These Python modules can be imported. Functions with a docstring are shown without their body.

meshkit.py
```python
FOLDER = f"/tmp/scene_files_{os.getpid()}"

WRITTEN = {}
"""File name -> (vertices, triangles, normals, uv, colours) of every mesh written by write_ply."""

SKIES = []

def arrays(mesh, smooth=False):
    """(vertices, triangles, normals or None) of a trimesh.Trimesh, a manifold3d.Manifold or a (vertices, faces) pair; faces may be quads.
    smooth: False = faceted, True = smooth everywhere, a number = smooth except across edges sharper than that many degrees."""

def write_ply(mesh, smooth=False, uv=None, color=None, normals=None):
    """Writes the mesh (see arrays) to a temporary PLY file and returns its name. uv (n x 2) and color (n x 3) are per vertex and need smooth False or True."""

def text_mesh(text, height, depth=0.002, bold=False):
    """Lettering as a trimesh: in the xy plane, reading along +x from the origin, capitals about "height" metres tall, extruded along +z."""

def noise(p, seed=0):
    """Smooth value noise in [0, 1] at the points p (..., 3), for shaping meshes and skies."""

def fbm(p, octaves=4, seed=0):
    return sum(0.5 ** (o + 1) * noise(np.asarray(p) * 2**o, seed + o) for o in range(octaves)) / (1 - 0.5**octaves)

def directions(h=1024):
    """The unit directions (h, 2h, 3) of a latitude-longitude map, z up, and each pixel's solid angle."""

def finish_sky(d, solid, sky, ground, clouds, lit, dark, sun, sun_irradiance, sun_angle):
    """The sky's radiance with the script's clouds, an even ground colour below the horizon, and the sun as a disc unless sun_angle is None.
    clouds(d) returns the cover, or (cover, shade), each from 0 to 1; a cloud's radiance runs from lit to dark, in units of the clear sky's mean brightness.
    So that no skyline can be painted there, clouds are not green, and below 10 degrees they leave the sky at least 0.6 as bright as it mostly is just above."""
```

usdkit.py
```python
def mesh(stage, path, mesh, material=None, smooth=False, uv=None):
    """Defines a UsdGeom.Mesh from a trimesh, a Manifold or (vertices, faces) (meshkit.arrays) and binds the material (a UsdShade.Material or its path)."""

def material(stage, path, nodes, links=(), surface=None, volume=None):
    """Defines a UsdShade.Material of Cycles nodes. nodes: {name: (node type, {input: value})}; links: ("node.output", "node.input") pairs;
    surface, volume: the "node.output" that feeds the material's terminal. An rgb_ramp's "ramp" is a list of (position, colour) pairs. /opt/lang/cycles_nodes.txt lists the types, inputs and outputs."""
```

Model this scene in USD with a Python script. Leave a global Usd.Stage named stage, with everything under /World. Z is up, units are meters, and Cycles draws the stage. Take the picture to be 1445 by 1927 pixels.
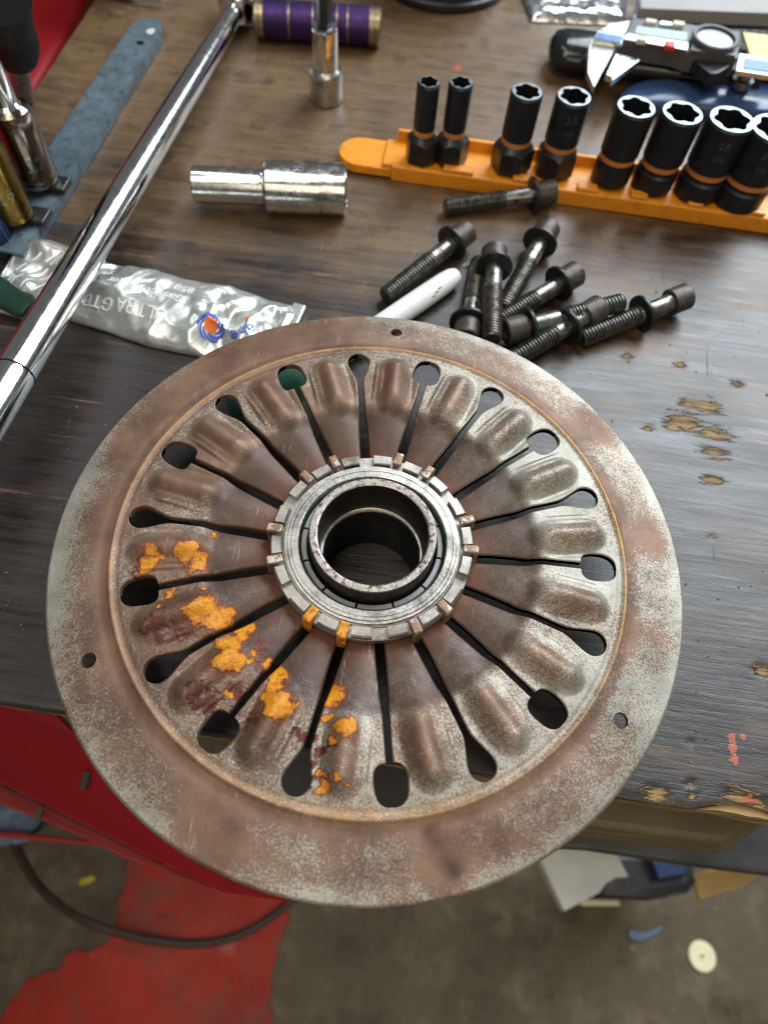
import math, random
import numpy as np, trimesh, manifold3d, usdkit, meshkit
from meshkit import fbm
from shapely.geometry import Polygon
from pxr import Usd, UsdGeom, UsdLux, UsdShade, Gf, Sdf, Vt
random.seed(4); rng = np.random.default_rng(4)
T = Sdf.ValueTypeNames
PI = math.pi
stage = Usd.Stage.CreateInMemory()
UsdGeom.SetStageUpAxis(stage, 'Z'); UsdGeom.SetStageMetersPerUnit(stage, 1.0)
UsdGeom.Xform.Define(stage, '/World'); UsdGeom.Scope.Define(stage, '/World/Looks')

# ---------------------------------------------------------------- camera
FPX, PITCH, ROLL, HCAM, ZD = 1280.0, 61.53, 6.32, 0.2941, 0.038      # ZD: rim plane of the clutch plate over the bench
p_, r_ = math.radians(PITCH), math.radians(ROLL)
FWD = np.array([0, math.cos(p_), -math.sin(p_)]); rt = np.array([1.0, 0, 0]); up = np.cross(rt, FWD)
RGT = math.cos(r_)*rt + math.sin(r_)*up; UPV = -math.sin(r_)*rt + math.cos(r_)*up
CAM = np.array([0, 0, HCAM])
cam = UsdGeom.Camera.Define(stage, '/World/camera')
mtx = Gf.Matrix4d(*[float(x) for x in (*RGT, 0, *UPV, 0, *(-FWD), 0, *CAM, 1)])
cam.AddTransformOp().Set(mtx)
HA = 8.0
cam.CreateHorizontalApertureAttr(HA); cam.CreateVerticalApertureAttr(HA*1024/767)
cam.CreateFocalLengthAttr(HA*FPX/1445)
cam.CreateFStopAttr(2.2); cam.CreateFocusDistanceAttr(0.285)
cam.CreateClippingRangeAttr(Gf.Vec2f(0.01, 50))
cam.CreateExposureAttr(0.2)

# ---------------------------------------------------------------- light: a garage doorway behind the bench, a ceiling strip, weak ambience
def aim(xf, pos, target):
    pos, target = np.array(pos, float), np.array(target, float)
    z = pos-target; z /= np.linalg.norm(z); x = np.cross([0, 0, 1.0], z); x /= np.linalg.norm(x); y = np.cross(z, x)
    xf.AddTransformOp().Set(Gf.Matrix4d(*[float(a) for a in (*x, 0, *y, 0, *z, 0, *pos, 1)]))
def rect(name, pos, target, w, h, col, power):
    l = UsdLux.RectLight.Define(stage, '/World/'+name)
    l.CreateWidthAttr(w); l.CreateHeightAttr(h); l.CreateColorAttr(Gf.Vec3f(*col)); l.CreateIntensityAttr(power)
    aim(l, pos, target)
rect('doorway_light', (1.2, 1.75, 1.75), (0.1, 0.2, 0), 2.0, 1.8, (0.86, 0.94, 1.0), 8.6)
rect('ceiling_light', (-0.35, -0.35, 2.1), (-0.05, 0.2, 0), 0.6, 1.4, (1.0, 0.92, 0.78), 4.8)
rect('tube_light', (-0.42, 0.70, 2.15), (-0.05, 0.12, 0), 0.12, 1.2, (0.95, 0.98, 1.0), 9.0)
rect('yard_light', (0.6, -1.9, 1.6), (0.1, 0.1, -0.3), 1.6, 1.4, (1.0, 0.86, 0.66), 1.9)
dm = usdkit.material(stage, '/World/Looks/ambience', {'b': ('background_shader', {'color': (0.88, 0.88, 0.86), 'strength': 0.13})}, surface='b.background')
dome = UsdLux.DomeLight.Define(stage, '/World/ambience')
UsdShade.MaterialBindingAPI.Apply(dome.GetPrim()).Bind(dm)

# ---------------------------------------------------------------- helpers
def at(u, v, z=0.0):
    """the point of the horizontal plane z that the photograph's pixel (u, v) shows"""
    d = (u-722.5)/FPX*RGT - (v-963.5)/FPX*UPV + FWD
    return CAM + d*((z-CAM[2])/d[2])
USED = {}
def path(name, parent=None):
    base = (str(parent.GetPath()) if parent is not None else '/World')+'/'+name
    n = USED.get(base, -1)+1; USED[base] = n
    return base if n == 0 else '%s_%03d' % (base, n)
def tag(o, label=None, cat=None, group=None, kind=None):
    p = o if isinstance(o, Usd.Prim) else o.GetPrim()
    for k, v in (('label', label), ('category', cat), ('group', group), ('kind', kind)):
        if v: p.SetCustomDataByKey(k, v)
    return p
def frame(x, y, z, o):
    return Gf.Matrix4d(*[float(a) for a in (*x, 0, *y, 0, *z, 0, *o, 1)])
def place(loc=(0, 0, 0), rz=0.0, xdir=None, roll=0.0):
    """a frame at loc turned by rz, or with its x axis along xdir"""
    if xdir is None:
        c, s = math.cos(rz), math.sin(rz)
        return frame((c, s, 0), (-s, c, 0), (0, 0, 1), loc)
    x = np.array(xdir, float); x /= np.linalg.norm(x)
    y = np.cross([0, 0, 1.0], x); y /= np.linalg.norm(y); z = np.cross(x, y)
    c, s = math.cos(roll), math.sin(roll)
    return frame(x, c*y+s*z, -s*y+c*z, loc)
def thing(name, label, cat, m=None, group=None):
    x = UsdGeom.Xform.Define(stage, path(name)); x.AddTransformOp().Set(m if m is not None else Gf.Matrix4d(1))
    return tag(x, label, cat, group)
def obj(name, mesh, mat, parent=None, smooth=35, label=None):
    o = usdkit.mesh(stage, path(name, parent), mesh, MAT[mat] if isinstance(mat, str) else mat, smooth=smooth).GetPrim()
    if label: tag(o, label)
    return o
def dup(root, m, label, group):
    was = root.GetCustomData()
    x = UsdGeom.Xform.Define(stage, path(root.GetName().rstrip('0123456789_')))
    x.GetPrim().GetReferences().AddInternalReference(root.GetPath()); x.GetPrim().SetInstanceable(True)
    x.ClearXformOpOrder(); x.AddTransformOp().Set(m)
    return tag(x, label, was['category'], group)
cat = trimesh.util.concatenate
def grid(V, closed=False):
    """V (a, b, 3) -> mesh; closed: wraps along b"""
    a, b = V.shape[:2]; i = np.arange(a*b).reshape(a, b)
    j = np.concatenate([i, i[:, :1]], 1) if closed else i
    q = np.stack([j[:-1, :-1], j[:-1, 1:], j[1:, 1:], j[1:, :-1]], -1).reshape(-1, 4)
    return trimesh.Trimesh(V.reshape(-1, 3), np.vstack([q[:, [0, 1, 2]], q[:, [0, 2, 3]]]), process=False)
def lathe(prof, n=48, axis='z', caps=False):
    """prof: (r, z) from one end to the other, outer side on the left when going up in z"""
    prof = np.array(prof, float); th = np.arange(n)/n*2*PI
    V = np.stack([prof[:, :1]*np.cos(th), prof[:, :1]*np.sin(th), np.repeat(prof[:, 1:], n, 1)], -1)
    m = grid(V, True)
    if axis == 'x': m = trimesh.Trimesh(m.vertices[:, [2, 0, 1]], m.faces, process=False)
    return m
def box(x0, x1, y0, y1, z0, z1):
    return trimesh.creation.box(bounds=[(x0, y0, z0), (x1, y1, z1)])
def rbox(x0, x1, y0, y1, z0, z1, r):
    """box with bevelled edges"""
    pts = []
    for x, sx in ((x0, 1), (x1, -1)):
        for y, sy in ((y0, 1), (y1, -1)):
            for z, sz in ((z0, 1), (z1, -1)):
                pts += [(x+sx*r, y+sy*r*.3, z+sz*r*.3), (x+sx*r*.3, y+sy*r, z+sz*r*.3), (x+sx*r*.3, y+sy*r*.3, z+sz*r), (x, y+sy*r, z+sz*r), (x+sx*r, y, z+sz*r), (x+sx*r, y+sy*r, z)]
    return trimesh.convex.convex_hull(np.array(pts))
def slab(xy, z0, z1, b=0.0006):
    """polygon prism with a bevelled top edge; z0, z1 may be per-point arrays"""
    xy = np.array([p[:2] for p in xy], float)
    if Polygon(xy).exterior.is_ccw is False: 
        xy = xy[::-1]; z0 = np.asarray(z0)[::-1] if np.ndim(z0) else z0; z1 = np.asarray(z1)[::-1] if np.ndim(z1) else z1
    n = len(xy); e = np.roll(xy, -1, 0)-xy; e /= np.linalg.norm(e, axis=1, keepdims=True)
    nr = np.stack([-e[:, 1], e[:, 0]], 1); nn = nr+np.roll(nr, 1, 0); nn /= np.maximum((nn**2).sum(1, keepdims=True)/2, .4)
    z0 = np.broadcast_to(z0, n); z1 = np.broadcast_to(z1, n)
    L = [np.c_[xy, z0], np.c_[xy, z1-b], np.c_[xy+nn*b*.3, z1-b*.3], np.c_[xy+nn*b, z1]]
    side = grid(np.array(L), True)
    tv, tf = trimesh.creation.triangulate_polygon(Polygon(xy), engine='earcut')
    def cap(lv, flip):
        idx = [int(np.argmin(((xy-v)**2).sum(1))) for v in tv]
        f = np.array([[idx[a] for a in t] for t in tf])
        s = np.cross(xy[f[:, 1]]-xy[f[:, 0]], xy[f[:, 2]]-xy[f[:, 0]]) < 0
        f[s] = f[s][:, ::-1]
        return trimesh.Trimesh(lv, f[:, ::-1] if flip else f, process=False)
    return cat([side, cap(L[3], False), cap(L[0], True)])
def tube(pts, r, n=12, sub=8):
    from scipy.interpolate import CubicSpline
    pts = np.array(pts, float); k = np.arange(len(pts)); t = np.linspace(0, len(pts)-1, (len(pts)-1)*sub+1)
    c = CubicSpline(k, pts)(t) if sub > 1 else pts
    d = np.gradient(c, axis=0); d /= np.linalg.norm(d, axis=1, keepdims=True)
    ref = np.array([0, 0, 1.0]) if abs(d[:, 2]).max() < .95 else np.array([0, 1.0, 0])
    a = np.cross(d, ref); a /= np.linalg.norm(a, axis=1, keepdims=True); b = np.cross(a, d)
    th = np.arange(n)/n*2*PI; rr = np.broadcast_to(r, len(c))[:, None, None]
    V = c[:, None]+rr*(a[:, None]*np.cos(th)[None, :, None]+b[:, None]*np.sin(th)[None, :, None])
    V = np.concatenate([np.repeat(c[:1, None], n, 1), V, np.repeat(c[-1:, None], n, 1)])
    m = grid(V, True); return m
def mani(m):
    m = m.copy(); m.merge_vertices(); 
    return manifold3d.Manifold(manifold3d.Mesh(np.asarray(m.vertices, np.float32), np.asarray(m.faces, np.uint32)))
def unmani(m):
    m = m.to_mesh(); return trimesh.Trimesh(m.vert_properties[:, :3], m.tri_verts, process=False)
def fix(m):
    m = m.copy(); m.merge_vertices(); trimesh.repair.fix_normals(m); return m

# ---------------------------------------------------------------- materials
MAT = {}
def look(name, base, rough=.5, metal=0., var=.15, scale=120., bump=0., bscale=400., spec=.5, rvar=.1, dirt=None, dscale=60., dlo=.55, dhi=.7, coat=0., stretch=None):
    b = np.array(base, float)
    n = {'tc': ('texture_coordinate', {}), 'n': ('noise_texture', {'scale': scale, 'detail': 5., 'roughness': .6}),
         'r': ('rgb_ramp', {'ramp': [(.3, tuple(b*(1-var))), (.7, tuple(np.minimum(b*(1+var), .95)))]}),
         'n2': ('noise_texture', {'scale': scale*2.7, 'detail': 4., 'roughness': .6}),
         'rr': ('map_range', {'from_min': .3, 'from_max': .7, 'to_min': max(rough-rvar, .02), 'to_max': rough+rvar}),
         'p': ('principled_bsdf', {'metallic': metal, 'specular_ior_level': spec, 'coat_weight': coat, 'coat_roughness': .1})}
    src = 'tc.object'; l = []
    if stretch is not None:
        n['mp'] = ('mapping', {'scale': stretch}); l.append(('tc.object', 'mp.vector')); src = 'mp.vector'
    l += [(src, 'n.vector'), (src, 'n2.vector'), ('n.fac', 'r.fac'), ('n2.fac', 'rr.value'), ('rr.result', 'p.roughness')]
    col = 'r.color'
    if dirt is not None:
        n['dn'] = ('noise_texture', {'scale': dscale, 'detail': 6., 'roughness': .65})
        n['dm'] = ('map_range', {'from_min': dlo, 'from_max': dhi, 'to_min': 0., 'to_max': 1., 'clamp': True})
        n['dx'] = ('mix_color', {'b': dirt}); l += [(src, 'dn.vector'), ('dn.fac', 'dm.value'), ('dm.result', 'dx.fac'), (col, 'dx.a')]; col = 'dx.result'
    l.append((col, 'p.base_color'))
    if bump:
        n['bn'] = ('noise_texture', {'scale': bscale, 'detail': 4., 'roughness': .6}); n['bp'] = ('bump', {'strength': 1., 'distance': bump})
        l += [(src, 'bn.vector'), ('bn.fac', 'bp.height'), ('bp.normal', 'p.normal')]
    MAT[name] = usdkit.material(stage, '/World/Looks/'+name, n, l, surface='p.BSDF')
look('chrome', (.72, .73, .74), .14, 1., .05, 60, 0, rvar=.05, dirt=(.45, .42, .38), dscale=90, dlo=.6, dhi=.75)
look('chrome_worn', (.64, .65, .63), .19, 1., .06, 60, 0, dirt=(.42, .39, .35), dscale=70, dlo=.56, dhi=.75)
look('satin_steel', (.55, .55, .54), .3, 1., .12, 150, .00004, 700, dirt=(.22, .19, .16), dscale=120, dlo=.52, dhi=.7)
look('polished_face', (.27, .30, .31), .36, 1., .08, 200)
look('dark_chrome', (.30, .27, .23), .16, 1., .15, 60, 0, dirt=(.16, .12, .08), dscale=80)
look('brass_socket', (.22, .14, .035), .26, 1., .2, 80, 0, dirt=(.12, .08, .03), dscale=80)
look('hub_steel', (.40, .37, .33), .36, .85, .15, 220, .00003, 600, dirt=(.17, .15, .13), dscale=70, dlo=.5, dhi=.7)
look('race_steel', (.52, .49, .445), .33, .9, .1, 300, .00002, 600, dirt=(.16, .14, .12), dscale=60, dlo=.5, dhi=.7)
look('cage_grey', (.26, .27, .27), .4, .3, .1, 200)
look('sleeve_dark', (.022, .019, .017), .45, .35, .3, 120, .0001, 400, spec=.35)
look('sleeve_rim', (.36, .32, .285), .35, .9, .2, 400, .00015, 900, dirt=(.08, .05, .035), dscale=420, dlo=.50, dhi=.64)
look('clip_rusty', (.24, .15, .10), .45, .55, .3, 400, .0002, 700, dirt=(.55, .48, .42), dscale=300, dlo=.5, dhi=.6)
look('clip_orange', (.70, .27, .012), .6, .0, .3, 500, .0004, 700, dirt=(.25, .09, .02), dscale=350, dlo=.5, dhi=.62)
look('black_oxide', (.016, .017, .019), .34, .1, .3, 300, .00004, 900, spec=.5, dirt=(.035, .033, .03), dscale=200)
look('socket_black', (.010, .012, .016), .38, .0, .25, 150, .00003, 900, spec=.45)
look('bolt_thread', (.17, .165, .15), .32, .85, .3, 300, .00004, 900, dirt=(.02, .016, .012), dscale=250, dlo=.5)
look('bolt_shank', (.30, .29, .27), .3, .9, .25, 200, .00004, 700, dirt=(.05, .04, .03), dscale=180, dlo=.5)
look('bolt_head', (.085, .070, .061), .45, .5, .3, 300, .00012, 500, dirt=(.025, .02, .017), dscale=200)
look('band_orange', (.60, .22, .06), .5, 0, .1, 200)
look('rail_orange', (.80, .285, .012), .42, 0, .08, 60, .00008, 300, dirt=(.42, .15, .02), dscale=90, dlo=.56, dhi=.75)
look('foil', (.78, .81, .78), .27, .78, .06, 40, .0002, 140, rvar=.06, dirt=(.52, .52, .48), dscale=50, dlo=.5, dhi=.7)
look('foil_print', (.85, .86, .88), .5, .1, .05, 100)
look('print_blue', (.06, .11, .55), .4, 0, .1, 300)
look('print_orange', (.85, .16, .01), .4, 0, .05, 300)
look('white_plastic', (.74, .75, .72), .35, 0, .03, 80, 0, dirt=(.45, .43, .38), dscale=120, dlo=.62, dhi=.72)
look('white_paper', (.55, .56, .50), .7, 0, .12, 20, .001, 30)
look('cream_plastic', (.78, .74, .48), .4, 0, .06, 100)
look('green_plastic', (.035, .16, .10), .35, 0, .15, 60)
look('dark_green', (.010, .034, .024), .35, 0, .15, 60)
look('black_plastic', (.013, .014, .016), .38, 0, .2, 80, .00003, 700)
look('black_gloss', (.012, .016, .018), .16, 0, .2, 80)
look('grey_plastic', (.07, .075, .085), .36, 0, .1, 100, .00003, 700)
look('blue_plastic', (.035, .07, .17), .22, 0, .2, 15)
look('blue_cap', (.012, .03, .10), .35, 0, .1, 60)
look('lcd', (.32, .42, .44), .25, 0, .05, 100)
look('caliper_steel', (.68, .72, .72), .3, 1., .08, 80)
look('caliper_blue', (.10, .19, .36), .3, .3, .1, 80)
look('beige_button', (.62, .58, .46), .5, 0, .05, 100)
look('red_button', (.6, .02, .02), .4, 0, .05, 100)
look('yellow_paper', (.74, .66, .32), .7, 0, .05, 60)
look('purple_anodised', (.050, .026, .105), .42, .85, .2, 120)
look('gold_band', (.32, .26, .17), .34, 1., .15, 200)
look('rail_blue_grey', (.11, .155, .185), .5, .35, .3, 90, .0001, 300, dirt=(.07, .07, .08), dscale=140, dlo=.55, dhi=.65)
look('red_paint', (.25, .005, .008), .5, 0, .1, 12, .00005, 200, spec=.3, dirt=(.25, .02, .018), dscale=25, dlo=.6, dhi=.8)
look('red_worn', (.30, .03, .03), .55, 0, .2, 18, dirt=(.2, .12, .1), dscale=40, dlo=.6, dhi=.7)
look('rubber', (.006, .006, .006), .6, spec=.15, metal=0, var=.2, scale=100, bump=.0001, bscale=500)
look('rusty_rod', (.16, .14, .125), .5, .5, .3, 200, .0004, 400, dirt=(.36, .34, .32), dscale=300, dlo=.52, dhi=.6)
look('hose', (.035, .025, .017), .5, 0, .3, 60)
look('cardboard', (.42, .27, .10), .8, 0, .12, 40, .0005, 60)
look('old_board', (.12, .095, .045), .6, 0, .25, 20)
look('shelf_grey', (.06, .058, .055), .6, .1, .25, 20, dirt=(.03, .028, .025), dscale=15)
look('yellow_chip', (.5, .4, .03), .7, 0, .2, 40)
look('blue_scrap', (.10, .15, .22), .6, 0, .2, 40)
look('silver_film', (.66, .68, .70), .16, .9, .06, 20, .002, 40)
look('white_box', (.30, .29, .285), .5, 0, .05, 20)
look('ply_light', (.34, .22, .085), .7, 0, .25, 60, .0003, 150, stretch=(.15, 1, 1), dirt=(.08, .055, .03), dscale=45, dlo=.52, dhi=.68)
look('ply_dark', (.13, .075, .035), .75, 0, .3, 60, .0003, 150, stretch=(.15, 1, 1), dirt=(.04, .025, .018), dscale=45, dlo=.5, dhi=.68)
look('grit', (.22, .17, .12), .7, 0, .5, 60)
look('hidden_dark', (.02, .018, .016), .8)

def prim_vec(mesh_prim, name, a):
    UsdGeom.PrimvarsAPI(mesh_prim).CreatePrimvar(name, T.Color3fArray, 'vertex').Set(Vt.Vec3fArray.FromNumpy(np.asarray(a, np.float32)))
def raw(name, v, f, n, mat, parent=None, attrs=()):
    m = UsdGeom.Mesh.Define(stage, path(name, parent))
    m.CreatePointsAttr(Vt.Vec3fArray.FromNumpy(v.astype(np.float32))); m.CreateFaceVertexCountsAttr(Vt.IntArray.FromNumpy(np.full(len(f), 3, np.int32)))
    m.CreateFaceVertexIndicesAttr(Vt.IntArray.FromNumpy(f.astype(np.int32).ravel())); m.CreateSubdivisionSchemeAttr('none')
    if n is not None: m.CreateNormalsAttr(Vt.Vec3fArray.FromNumpy(n.astype(np.float32))); m.SetNormalsInterpolation('vertex')
    for k, a in attrs: prim_vec(m, k, a)
    UsdShade.MaterialBindingAPI.Apply(m.GetPrim()).Bind(MAT[mat])
    return m.GetPrim()

class NG:
    """a small builder of shader graphs"""
    def __init__(s): s.n, s.l, s.k = {}, [], 0
    def add(s, kind, out, vals=None, **links):
        s.k += 1; nm = 'n%d' % s.k; s.n[nm] = (kind, vals or {})
        for i, src in links.items():
            if src is not None: s.l.append((src, nm+'.'+i))
        return nm+'.'+out
    def noise(s, vec, scale, detail=4., rough=.6, dist=0.): return s.add('noise_texture', 'fac', {'scale': float(scale), 'detail': detail, 'roughness': rough, 'distortion': dist}, vector=vec)
    def rng(s, v, a, b, c=0., d=1., kind='linear'): return s.add('map_range', 'result', {'range_type': kind, 'from_min': a, 'from_max': b, 'to_min': c, 'to_max': d, 'clamp': True}, value=v)
    def math(s, op, a, b):
        vals = {'math_type': op}; ln = {}
        for i, x in (('value1', a), ('value2', b)):
            if isinstance(x, str): ln[i] = x
            else: vals[i] = float(x)
        return s.add('math', 'value', vals, **ln)
    def mix(s, f, a, b):
        vals = {}; ln = {}
        for i, x in (('fac', f), ('a', a), ('b', b)):
            if isinstance(x, str): ln[i] = x
            else: vals[i] = x
        return s.add('mix_color', 'result', vals, **ln)
    def sep(s, name):
        a = s.add('attribute', 'color', {'attribute': name}); o = s.add('separate_color', 'r', {'color_type': 'rgb'}, color=a)
        return o, o[:-1]+'g', o[:-1]+'b'
    def done(s, name, col, rough, metal, height, dist, extra=None, spec=None):
        v = {**(extra or {})}; ln = {'base_color': col}
        if spec: ln['specular_ior_level'] = spec
        for k, x in (('roughness', rough), ('metallic', metal)):
            if isinstance(x, str): ln[k] = x
            else: v[k] = float(x)
        if height: ln['normal'] = s.add('bump', 'normal', {'strength': 1., 'distance': dist}, height=height)
        o = s.add('principled_bsdf', 'BSDF', v, **ln)
        MAT[name] = usdkit.material(stage, '/World/Looks/'+name, s.n, s.l, surface=o)

# worn steel of the clutch plate: brown rust, pale flaked scale, orange wet rust
g = NG(); tc = g.add('texture_coordinate', 'object')
rust, stain, wet = g.sep('wear_a'); tip, gold, wear = g.sep('wear_b')
nf = g.noise(tc, 1250, 6., .75); nm = g.noise(tc, 240, 5., .65); nl = g.noise(tc, 45, 4., .6); nr_ = g.noise(tc, 300, 5., .65, .6)
sp = g.math('add', wear, g.math('multiply', g.math('subtract', nf, .5), 2.3)); sp = g.math('add', sp, g.math('multiply', g.math('subtract', nm, .5), .55))
flake = g.rng(sp, .36, .62)
brown = g.mix(g.rng(nl, .35, .65), (.125, .068, .045), (.240, .145, .096))
brown = g.mix(g.rng(nm, .56, .70, 0., .6), brown, (.30, .12, .05))
col = g.mix(flake, brown, g.mix(g.rng(nl, .4, .6), (.30, .285, .24), (.41, .395, .345)))
col = g.mix(g.math('multiply', tip, g.rng(nm, .3, .7, .98, .85)), col, (.060, .036, .028)); ln_ = g.add('vector_math', 'value', {'math_type': 'length'}, vector1=tc)
col = g.mix(g.rng(ln_, .054, .043, 0., .6), col, (.15, .048, .026))
stm = g.rng(g.math('add', stain, g.math('multiply', g.math('subtract', nr_, .5), 2.4)), .54, .68)
col = g.mix(stm, col, (.10, .022, .012))
gm = g.math('multiply', gold, g.rng(nm, .32, .6, .35, 1.))
col = g.mix(gm, col, (.50, .27, .09))
s1_ = g.add('mapping', 'vector', {'scale': (1., .04, 1.), 'rotation': (0, 0, .5)}, vector=tc); s2_ = g.add('mapping', 'vector', {'scale': (1., .05, 1.), 'rotation': (0, 0, 2.1)}, vector=tc)
scr = g.math('maximum', g.rng(g.noise(s1_, 420, 3., .6, .3), .66, .74), g.rng(g.noise(s2_, 380, 3., .6, .3), .68, .76))
col = g.mix(g.math('multiply', scr, .45), col, (.42, .40, .36))
col = g.mix(g.rng(g.noise(tc, 28, 5., .7, .5), .60, .74, 0., .55), col, (.065, .05, .042))
oil = g.math('multiply', wet, g.rng(nm, .35, .62))
col = g.mix(g.math('multiply', oil, .35), col, (.06, .045, .04))
rv = g.math('add', rust, g.math('multiply', g.math('subtract', nr_, .5), .95)); rm = g.rng(rv, .45, .50); halo = g.math('multiply', g.rng(rv, .12, .46), g.rng(nf, .3, .6, .35, .9)); col = g.mix(halo, col, (.17, .055, .022))
orange = g.mix(g.rng(rv, .47, .72), (.30, .065, .010), (.66, .27, .008)); orange = g.mix(g.rng(nf, .40, .52, .9, 0.), orange, (.40, .115, .010)); orange = g.mix(g.rng(nm, .57, .66, 0., .9), orange, (.16, .07, .012))
col = g.mix(rm, col, orange)
rough = g.rng(nf, .3, .7, .40, .58)
rough = g.add('mix_float', 'result', {'b': .40}, fac=tip, a=rough)
rough = g.add('mix_float', 'result', {'b': .14}, fac=oil, a=rough)
rough = g.add('mix_float', 'result', {'b': .55}, fac=rm, a=rough)
met = g.math('multiply', g.rng(flake, 0., 1., .35, .65), g.math('subtract', 1., rm)); met = g.math('multiply', met, g.rng(tip, 0., 1., 1., .22))
hgt = g.math('add', g.math('multiply', nf, .6), g.math('add', g.math('multiply', nm, .6), g.math('multiply', rm, 1.4)))
spl = g.rng(tip, 0., 1., .5, .22); hgt = g.math('multiply', hgt, g.rng(tip, 0., 1., 1., .3)); hgt = g.math('add', hgt, g.math('multiply', oil, g.math('multiply', nr_, 1.6)))
g.done('clutch_plate', col, rough, met, hgt, .00028, None, spl)

# bench: dark oily plywood, grain along x, bare chips and paint spots where the attribute says so
g = NG(); tc = g.add('texture_coordinate', 'object')
bare, redp, worn = g.sep('wear_a')
st = g.add('mapping', 'vector', {'scale': (.12, 1., 1.)}, vector=tc); st2 = g.add('mapping', 'vector', {'scale': (.045, 1., 1.)}, vector=tc)
n1 = g.math('add', g.math('multiply', g.noise(st2, 420, 6., .7, .4), .55), g.math('multiply', g.noise(st, 150, 6., .7, 1.2), .45)); n2 = g.noise(st, 70, 5., .6, .8); n3 = g.noise(tc, 13, 5., .6); n4 = g.noise(tc, 220, 5., .65); n5 = g.noise(tc, 34, 6., .65)
c0 = g.mix(g.rng(n1, .38, .62), (.009, .0065, .006), (.032, .021, .017))
c1 = g.mix(g.rng(g.math('add', g.math('multiply', n1, .5), g.math('multiply', n5, .5)), .34, .64), (.052, .030, .016), (.21, .125, .058))
w = g.math('add', worn, g.math('multiply', g.math('subtract', n3, .5), 1.1)); w = g.math('add', w, g.math('multiply', g.math('subtract', n2, .5), 1.0))
col = g.mix(g.rng(w, .3, .75), c0, c1)
col = g.mix(g.rng(n5, .54, .68, 0., .8), col, (.014, .011, .010))
col = g.mix(g.rng(n4, .70, .76, 0., .5), col, (.20, .15, .10))
sc = g.rng(g.math('add', g.noise(st2, 160, 5., .7, .3), g.math('multiply', n5, .35)), .80, .88, 0., .55)
col = g.mix(sc, col, (.24, .125, .09))
bm = g.rng(g.math('add', bare, g.math('multiply', g.math('subtract', g.noise(st, 260, 6., .8, 1.2), .5), 3.2)), .58, .76)
col = g.mix(bm, col, g.mix(g.rng(n1, .4, .62), (.09, .055, .02), (.38, .235, .075)))
rmk = g.rng(g.math('add', redp, g.math('multiply', g.math('subtract', n4, .5), 2.6)), .52, .68)
col = g.mix(rmk, col, (.34, .075, .035))
rough = g.add('mix_float', 'result', {'b': .55}, fac=g.rng(n1, .42, .58, 0., .45), a=g.rng(n2, .3, .7, .24, .46)); rough = g.add('mix_float', 'result', {'b': .75}, fac=bm, a=rough)
sr = g.add('mapping', 'vector', {'scale': (1., .05, 1.), 'rotation': (0, 0, .9)}, vector=tc); scr = g.rng(g.noise(sr, 260, 3., .6, .2), .68, .74)
hgt = g.math('add', g.math('subtract', g.math('multiply', n1, .7), g.math('multiply', scr, .35)), g.math('add', g.math('multiply', n4, .25), g.math('multiply', bm, -.8)))
g.done('bench_wood', col, rough, 0., hgt, .00045, {'specular_ior_level': .65})

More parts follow.
